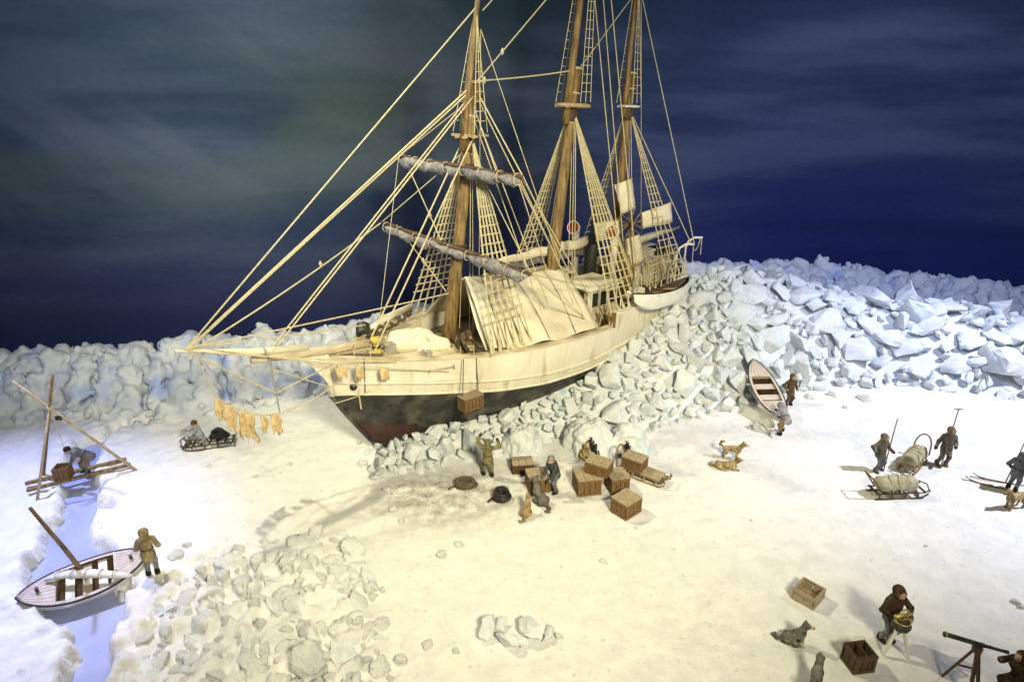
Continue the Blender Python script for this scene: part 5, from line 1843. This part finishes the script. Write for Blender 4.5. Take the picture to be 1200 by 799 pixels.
bowp, stp = G(24, 702, .15), G(174, 650, .25)
mid = (bowp + stp) / 2
ang = math.atan2(stp.y - bowp.y, stp.x - bowp.x)
LB = (stp - bowp).length
sb = boat('white sailing boat with planked decks and furled sail lying in the blue channel', (mid.x, mid.y, -.36), (R(6), R(-2), ang), LB + .1, 1.55, .52, .28, .27, thw=((-.13, 'white'), (.12, 'white'), (0, 'boat_deck')), name='sailing_boat')
b = MB(); b.tube([(.05, .12, .1), (-.25, .25, 1.6), (-.62, .42, 3.15)], [.065, .06, .045], 9); b.build('mast', M['wood'], sb, smooth=True)
b = MB(); b.tube([(-.95, .32, .72), (-.4, .12, .80), (.2, -.2, .80), (.9, -.62, .74), (1.15, -.75, .70)], [.06, .13, .14, .10, .04], 10, squash=.7); fs = b.build('furled_sail', M['white_cool'], sb, smooth=True)
for i in range(5):
    q = on_line([Vector((-.8, .28, .76)), Vector((-.4, .12, .80)), Vector((.2, -.2, .80)), Vector((.9, -.62, .74))], .1 + .2 * i)
    b = MB(); b.ring(q, .14, .014, (.85, -.45, 0), 12, 5, flat=1); b.build('gasket', M['rope'], fs)
for x in (-.36, .37):
    b = MB(); b.lathe([(.05, 0), (.035, .05), (.055, .10)], 8, (x * LB, .0, .70)); b.build('cleat', M['black'], sb)
p = GP(181, 677)
person('person in tan hooded jacket standing on the bank at the end of the sailing boat', p, R(205), 'tan', 'grey', dict(lh=(.22, -.38, 1.02), rh=(-.28, -.2, .95), chest=(0, -.10, 1.30), head=(0, -.16, 1.58), look=(0, -1, -.3)), 1.0, mitts='brown')

# ---- tripod of poles over the ice hole
apex = Vector((-16.05, 18.95, 2.95))
trip = thing('pole_tripod', 'tall tripod of three lashed wooden poles over the ice hole', 'tripod', (apex.x, apex.y, 0))
for (px, py), ext, r in (((51, 557), 1.42, .062), ((44, 586), .05, .05), ((159, 551), 1.40, .055)):
    ft = GP(px, py)
    d = (apex - ft).normalized()
    o_ = Vector((apex.x, apex.y, 0))
    b = MB(); b.tube([ft - o_ - d * .1, apex - o_ + d * ext], [r, r * .75], 8); b.build('pole', M['wood_pale'] if r < .06 else M['wood'], trip, smooth=True)
b = MB()
for k in range(3): b.ring((0, 0, apex.z - .06 + .05 * k), .09, .025, (.2 * k - .2, .1, 1), 12, 5)
b.build('lashing', M['rope'], trip)
b = MB(); b.tube([(0.02, 0, apex.z - .05), (.05, .02, 1.35)], .012, 5); b.build('hoist_rope', M['rope'], trip)
b = MB(); b.box((.18, .02, apex.z - .42), (.22, .1, .16)); b.build('pulley_block', M['black'], trip, bevel=.03)
for (a, c), lb in ((((31, 572), (149, 541)), 'long wooden beam laid on the snow behind the box at the ice hole'), (((33, 581), (154, 547)), 'long wooden beam laid on the snow in front of the ice hole')):
    pa, pc = GP(*a, .16), GP(*c, .12)
    pa.z = max(pa.z, .1); pc.z = max(pc.z, .1)
    root = MB(); root.bar(Vector((0, 0, 0)), pc - pa, .14, .11)
    o = root.build('wooden_beam', M['wood'], None, bevel=.015); o.location = pa
    tag(o, lb, 'beam', 'beams across the ice hole')
p = GP(78, 566); p.z = .20
crate('small brown box with dark inside resting on the beams under the pole tripod', p, R(12), .44, .40, .52, openn=True, side_n=3, brace=False, name='wooden_box')
p = GP(104, 556); p.z = max(p.z, .05)
person('person in slate coat bending over the ice hole under the pole tripod', p, R(-60), 'grey2', 'greyfur', dict(hip=(0, .10, .86), chest=(0, -.22, 1.12), head=(0, -.46, 1.24), lh=(.18, -.52, .62), rh=(-.20, -.48, .55), lf=(.15, .05, 0), rf=(-.15, -.1, 0), look=(0, -.6, -.8)), 1.0, hood=False, hat='black')
b = MB(); b.lathe([(.17, 0), (.21, .36)], 14); bk = b.build('bucket', M['bucket'], None, smooth=True)
bk.location = GP(100, 548); bk.location.z = max(bk.location.z, .06)
tag(bk, 'pinkish bucket beside the bending person at the ice hole', 'bucket')

# ---- sledge with a seated person and a black drum
p = GP(247, 521)
sledge('low dark sledge carrying a seated person and a black hoop bundle', p, R(195), 1.9, .6, .2, None, 'wood_dark')
dr = MB(); dr.ring((0, 0, .26), .23, .05, (.3, 1, .1), 22, 7); dr.ring((.05, .12, .24), .22, .06, (.5, 1, 0), 22, 7); dr.tube([(-.3, .05, .12), (-.1, .08, .22), (.15, .05, .24), (.42, .04, .12)], [.1, .19, .2, .08], 9)
do = dr.build('hoop_bundle', M['black'], None, smooth=True); do.location = (p.x + .35, p.y + .02, p.z + .24)
do.rotation_euler = (0, 0, .3)
tag(do, 'black bundle with a coiled hoop standing on the low dark sledge', 'bundle')
person('person in grey smock sitting at the front of the low dark sledge with arms out', (p.x - .42, p.y - .05, p.z + .02), R(-75), 'paleblue', 'greyfur', dict(hip=(0, .1, .44), chest=(0, 0, .86), head=(0, -.04, 1.14), lh=(.15, -.50, .86), rh=(-.14, -.50, .80), lf=(.14, -.50, .06), rf=(-.14, -.42, .06), leh=(.5, .2, -.8), reh=(-.5, .2, -.8)), 1.0, hood=False, hat='brown', mitts='tan')

# ---- crew by the bow
person('person in olive parka with back turned raising both arms towards the ship', GP(572, 558), R(172), 'olive', 'olive', dict(lh=(.34, -.12, 1.80), rh=(-.42, -.05, 1.68), leh=(1, 0, -.3), reh=(-1, 0, -.3), lf=(.18, 0, 0), rf=(-.18, .05, 0), look=(0, -1, .25)), 1.0)
p = GP(649, 577)
person('person in dark navy coat bent beside the lidded crate with hands on its lid', p, R(-50), 'navy', 'grey2', dict(hip=(0, .02, .93), chest=(0, -.10, 1.32), head=(0, -.20, 1.56), lh=(.22, -.45, .78), rh=(-.16, -.42, .82), look=(0, -1, -.5)), 1.03, hood=False, hat='grey', mitts='grey')
crate('low dark crate with three lid planks against the rounded snow mound', GP(612, 551), R(6), .74, .52, .38, 3, 'wood_dark', 'crate_lid', group='crates unloaded by the bow', side_n=4)
crate('squarish crate with pale lid in front of the navy coated person', GP(630, 572), R(12), .72, .70, .56, 2, 'crate', 'crate_lid', group='crates unloaded by the bow')
crate('big crate under the stacked one, with plain lid', GP(687, 574), R(10), .80, .76, .64, 3, 'crate', 'crate_lid', group='crates unloaded by the bow')
crate('upright crate standing between the big lower crate and the sledge', GP(722, 573), R(14), .64, .66, .58, 3, 'crate', 'crate_lid', group='crates unloaded by the bow')
g = GP(687, 574)
crate('crate set skew on top of the two others', (g.x + .42, g.y + .10, g.z + .69), R(-30), .80, .56, .42, 3, 'crate', 'crate_lid', group='crates unloaded by the bow')
crate('single crate standing apart with a diagonal brace on its side', GP(733, 601), R(40), .74, .64, .56, 1, 'crate', 'crate_lid', group='crates unloaded by the bow')
p = GP(754, 560)
sg = sledge('curved runner sledge with hoop handle carrying one crate', p, R(-38), 1.8, .58, .22, 'hoop', 'wood')
ca, sa = math.cos(R(-38)), math.sin(R(-38))
crate('crate lashed on the sledge with the hoop handle', (p.x - .40 * ca, p.y - .40 * sa, p.z + .27), R(-36), .76, .54, .46, 3, 'crate', 'crate_lid', group='crates unloaded by the bow')
board(sg, (.35, 0, .31), (.75, .58, .06), 'crate_lid', name='deck_board')
# rope coil and sack
for px, py, rr_, lb in ((546, 571, .30, 'dark heap of coiled rope on the snow below the raised arms'), (588, 585, .28, 'black round coil with open middle beside the sitting dogs')):
    b = MB(); p = GP(px, py)
    for k in range(4): b.ring((.03 * math.sin(k * 2), .03 * math.cos(k * 2), .05 + .075 * k), rr_ - .02 * k, .062, (.1 * math.sin(k * 3), .1 * math.cos(k), 1), 24, 7)
    b.tube([(-rr_, 0, .04), (-rr_ - .12, -.1, .03), (-rr_ - .2, -.22, .02)], .04, 6)
    o = b.build('rope_coil', M['rope_dark'] if px < 570 else M['black'], None, smooth=True); o.location = p
    if px < 570: o.scale = (1.2, .8, .85)
    tag(o, lb, 'rope coil')
dog('ginger and cream dog sitting by the black coil with its back turned', GP(617, 604), R(165), 'sit', 'dogred', 'dogpale', .95)
dog('grey backed dog sitting upright against the squarish crate', GP(633, 590), R(-140), 'sit', 'doggrey', 'dogpale', 1.2, 0, .05)
dog('golden dog sitting in the doorway of the snow kennel', GP(685, 538), R(10), 'sit', 'dogtan', 'dogtan', 1.05)

# ---- boat hauled on the rubble, two people
pa, pc = G(880, 424, 1.55), G(914, 492, .35)
d = pc - pa
mid = (pa + pc) / 2
rot = Vector((d.x, d.y, d.z)).normalized().to_track_quat('X', 'Z').to_euler()
boat('empty pinkish decked boat lying tilted on the edge of the slab rubble', (mid.x, mid.y, mid.z - .42), rot, d.length * 1.02, 1.22, .48, .30, .28, 'canvas', 'boat_deck', 'wood_dark', ((-.08, 'boat_deck'), (.10, 'boat_deck')))
person('person in brown mottled furs standing beside the tilted boat', GP(923, 475), R(12), 'brown', 'brown', dict(lh=(.34, -.05, .92), rh=(-.36, -.15, 1.02)), .98, mitts='tan')
person('person in pale smock and tan trousers stooping at the lower end of the tilted boat', GP(915, 508), R(215), 'paleblue', 'tantr', dict(hip=(0, .12, .88), chest=(0, -.10, 1.20), head=(0, -.26, 1.38), lh=(.22, -.50, .95), rh=(-.22, -.50, .95), lf=(.24, .12, 0), rf=(-.22, -.05, 0), look=(0, -.8, -.5)), .98)
dog('tan dog standing on the open snow behind a lying dog', GP(856, 536), R(78), 'stand', 'dogtan', 'dogpale', 1.0)
dog('tan and grey dog lying on the open snow before the standing dog', GP(850, 549), R(82), 'lie', 'dogtan', 'dogpale', 1.1, .3)

# ---- travellers with loaded sledges
def pole(label, foot, top, group='long poles held by the travellers', tee=False):
    root = MB(); root.tube([Vector((0, 0, 0)), Vector(top) - Vector(foot)], [.022, .018], 6)
    if tee: root.bar(Vector(top) - Vector(foot) - Vector((.16, 0, .03)), Vector(top) - Vector(foot) + Vector((.16, 0, -.03)), .03, .03)
    o = root.build('long_pole', M['wood'], None); o.location = foot
    return tag(o, label, 'pole', group)


p = GP(1027, 551)
person('person in slate parka with one hand on hip behind the handle bar sledge', p, R(18), 'greyfur', 'grey2', dict(lh=(.26, -.30, 1.05), rh=(-.34, -.02, .98), reh=(-1, .3, 0), lf=(.16, 0, 0), rf=(-.18, -.08, 0)), 1.0, boots='navy')
pole('long pole held by the person with hand on hip', GP(1035, 553), GP(1035, 553) + Vector((.10, .12, 2.15)))
p = GP(1103, 545)
person('person in tan grey furs holding the hoop of the sledge with the roped load', p, R(-12), 'greyfur', 'greyfur', dict(rh=(-.50, -.25, .95), lh=(.16, -.32, 1.05), lf=(.14, 0, 0), rf=(-.16, .05, 0)), 1.05, boots='tantr')
pole('long pole with a crossbar held beside the roped load', GP(1102, 549), GP(1102, 549) + Vector((.14, .15, 2.45)), tee=True)
p = GP(1185, 574)
person('person in slate parka with back turned standing on skis beside the golden dog', p, R(120), 'grey2', 'grey2', dict(rh=(-.28, -.32, 1.1), lh=(.28, -.1, .92)), 1.0)
pole('long pole held by the person on skis', GP(1178, 566), GP(1178, 566) + Vector((.32, .08, 2.15)))
for px, py, lb in ((1172, 572, 'pale ski with raised tip under the person with back turned'), (1180, 566, 'second ski beside the first under the person with back turned')):
    q = GP(px, py)
    b = MB(); L_ = 2.1
    pts_ = [(-L_ * .55, 0, .03), (-L_ * .1, 0, .02), (L_ * .30, 0, .02), (L_ * .42, 0, .07), (L_ * .5, 0, .17)]
    for k in range(len(pts_) - 1):
        b.bar(pts_[k], pts_[k + 1], .085, .022)
    o = b.build('ski', M['wood'], None); o.location = q; o.rotation_euler = (0, 0, R(150) + (.12 if px > 1175 else 0))
    tag(o, lb, 'ski', 'skis')
p = GP(1068, 546)
sledge('sledge with hoop handle under a rope tied canvas load', p, R(222), 1.7, .56, .2, 'hoop', 'wood')
bundle('grey canvas load lashed with ropes on the hoop handled sledge', (p.x, p.y, p.z + .24), R(222), 1.5, .58, .50, 6)
p = GP(1050, 579)
sledge('sledge with upright handle bar under a canvas load', p, R(3), 1.85, .54, .22, 'bar', 'wood_dark')
bundle('pale canvas load lashed on the sledge with the upright handle bar', (p.x - .1, p.y, p.z + .26), R(3), 1.6, .54, .50, 5, 'load')
dog('golden dog standing beside the skis facing the loaded sledges', GP(1188, 594), R(-75), 'stand', 'dogtan', 'dogtan', 1.1)

# ---- foreground group
crate('empty open crate of pale boards standing alone on the snow', GP(946, 702), R(42), .62, .58, .36, openn=True, m_='crate_lid', side_n=3, brace=False)
dog('grey wolf like dog sitting beside the open crates', GP(929, 753), R(72), 'sit', 'doggrey', 'dogpale', 1.0)
dog('dark grey dog standing behind the sitting wolf like dog', G(953, 812), R(150), 'stand', 'doggrey', 'dogpale', 1.05)
cr = crate('dark brown open box with a partition beside the instrument tripod', GP(1004, 779), R(8), .52, .46, .54, openn=True, m_='wood_dark', side_n=3, brace=False)
board(cr, (0, 0, .32), (.03, .42, .5), 'wood_dark', name='partition')
p = GP(1037, 748)
person('person in dark brown furs working the brass instrument on its tripod', p, R(8), 'dkbrown', 'grey', dict(lh=(.24, -.30, 1.00), rh=(-.26, -.30, 1.05), leh=(1, .2, -.5), reh=(-1, .2, -.5), head=(0, -.04, 1.60), look=(0, -1, -.15)), 1.12, ruff='brown', mitts='tantr')
# instrument on tripod
q = p + Vector((-.02, -.40, 0))
ins = thing('theodolite', 'brass surveying instrument on white tripod legs before the brown furred person', 'instrument', (q.x, q.y, q.z))
for a in (200, 320, 80):
    b = MB(); b.tube([(.34 * math.cos(R(a)), .34 * math.sin(R(a)), 0), (.07 * math.cos(R(a)), .07 * math.sin(R(a)), .86)], [.035, .045], 7); b.build('leg', M['white'], ins)
b = MB(); b.lathe([(.20, .84), (.22, .90), (.22, .96), (.14, 1.0), (.13, 1.08)], 16); b.build('base_plate', M['dkgreen'], ins)
b = MB(); b.ring((0, 0, 1.22), .15, .025, (.3, -1, .1), 18, 6); b.ring((0, 0, 1.04), .17, .02, (0, 0, 1), 18, 6); b.build('circle', M['brass'], ins, smooth=True)
b = MB(); b.tube([(-.30, -.12, 1.30), (.28, .12, 1.14)], [.05, .04], 10); b.build('sighting_tube', M['brass'], ins, smooth=True)
for x in (-.10, .10):
    b = MB(); b.tube([(x, 0, 1.05), (x * .7, 0, 1.28)], .025, 6); b.build('bracket', M['brass'], ins)
# telescope and its observer
q = G(1128, 806)
tl_ = thing('telescope', 'long dark brass telescope on a heavy wooden tripod', 'telescope', (q.x, q.y, 0))
for a in (250, 10, 130):
    b = MB(); b.bar((.42 * math.cos(R(a)), .42 * math.sin(R(a)), 0), (.05 * math.cos(R(a)), .05 * math.sin(R(a)), 1.18), .07, .05); b.build('leg', M['wood_dark'], tl_)
b = MB(); b.tube([(.22 * math.cos(R(250)), .22 * math.sin(R(250)), .55), (.22 * math.cos(R(10)), .22 * math.sin(R(10)), .55)], .025, 6); b.tube([(.22 * math.cos(R(130)), .22 * math.sin(R(130)), .55), (.22 * math.cos(R(10)), .22 * math.sin(R(10)), .55)], .025, 6); b.build('brace', M['wood_dark'], tl_)
b = MB(); b.lathe([(.10, 1.16), (.11, 1.28), (.05, 1.32)], 10); b.build('tripod_head', M['wood_dark'], tl_)
b = MB(); b.tube([(-.78, .10, 1.58), (-.68, .09, 1.56), (.10, -.02, 1.36), (.12, -.02, 1.355), (.52, -.07, 1.26), (.64, -.09, 1.235)], [.06, .055, .055, .042, .036, .045], 10); b.build('telescope_tube', M['dkgreen'], tl_, smooth=True)
b = MB(); b.ring((-.76, .098, 1.575), .055, .016, (-1, .1, .28), 14, 5); b.build('lens_ring', M['brass'], tl_)
person('person in dark brown furs crouching with an eye to the telescope', (q.x + 1.12, q.y - .06, 0), R(-82), 'dkbrown', 'dkbrown', dict(hip=(0, .10, .42), chest=(0, -.02, .88), head=(0, -.12, 1.16), lh=(.12, -.42, 1.02), rh=(-.14, -.46, .95), lf=(.2, -.42, 0), rf=(-.22, .0, 0), leh=(.6, 0, -.8), reh=(-.6, 0, -.8), look=(0, -1, .05)), 1.05, ruff=None, mitts='brown')

# ---- on board and hanging from the ship
w = sw(4.30, 2.02, 3.95)
person('person in brown furs leaning over the rail and lowering the slatted box', (w.x, w.y, 3.78), AXA + R(8), 'brown', 'brown', dict(hip=(0, .05, .84), chest=(0, -.22, 1.20), head=(0, -.46, 1.30), lh=(.26, -.62, .78), rh=(-.26, -.62, .78), look=(0, -.6, -.8)), 1.0, ruff=None)
w = sw(4.25, section_v(4.25, 2.4) + .48, 2.02)
crate('slatted wooden box hanging on two ropes against the black hull', w, AXA, .84, .42, .54, 4, 'crate', 'crate_lid', side_n=5, brace=False)
for dx in (-.36, .36):
    a = sw(4.25 + dx, section_v(4.25, 2.4) + .48, 2.66); c = sw(4.25 + dx * .8, section_v(4.25, 4.1) + .12, 4.12)
    b = MB(); b.tube([Vector((0, 0, 0)), c - a], .018, 5); o = b.build('hoist_rope', M['rope_dark'], None); o.location = a
    tag(o, 'dark rope from the rail to the hanging slatted box', 'rope', 'ropes of the hanging box')
w = sw(14.0, 3.95, 4.30)
boat('white ship boat with dark rim hanging over the stern side of the hull', (w.x, w.y, w.z), (R(-13), 0, AXA), 3.9, 1.15, .72, 0, 0, 'white_cool', 'boat_deck', 'wood_dark', ((-.2, 'wood_pale'), (.0, 'wood_pale'), (.2, 'wood_pale')), name='ship_boat', strake='black')
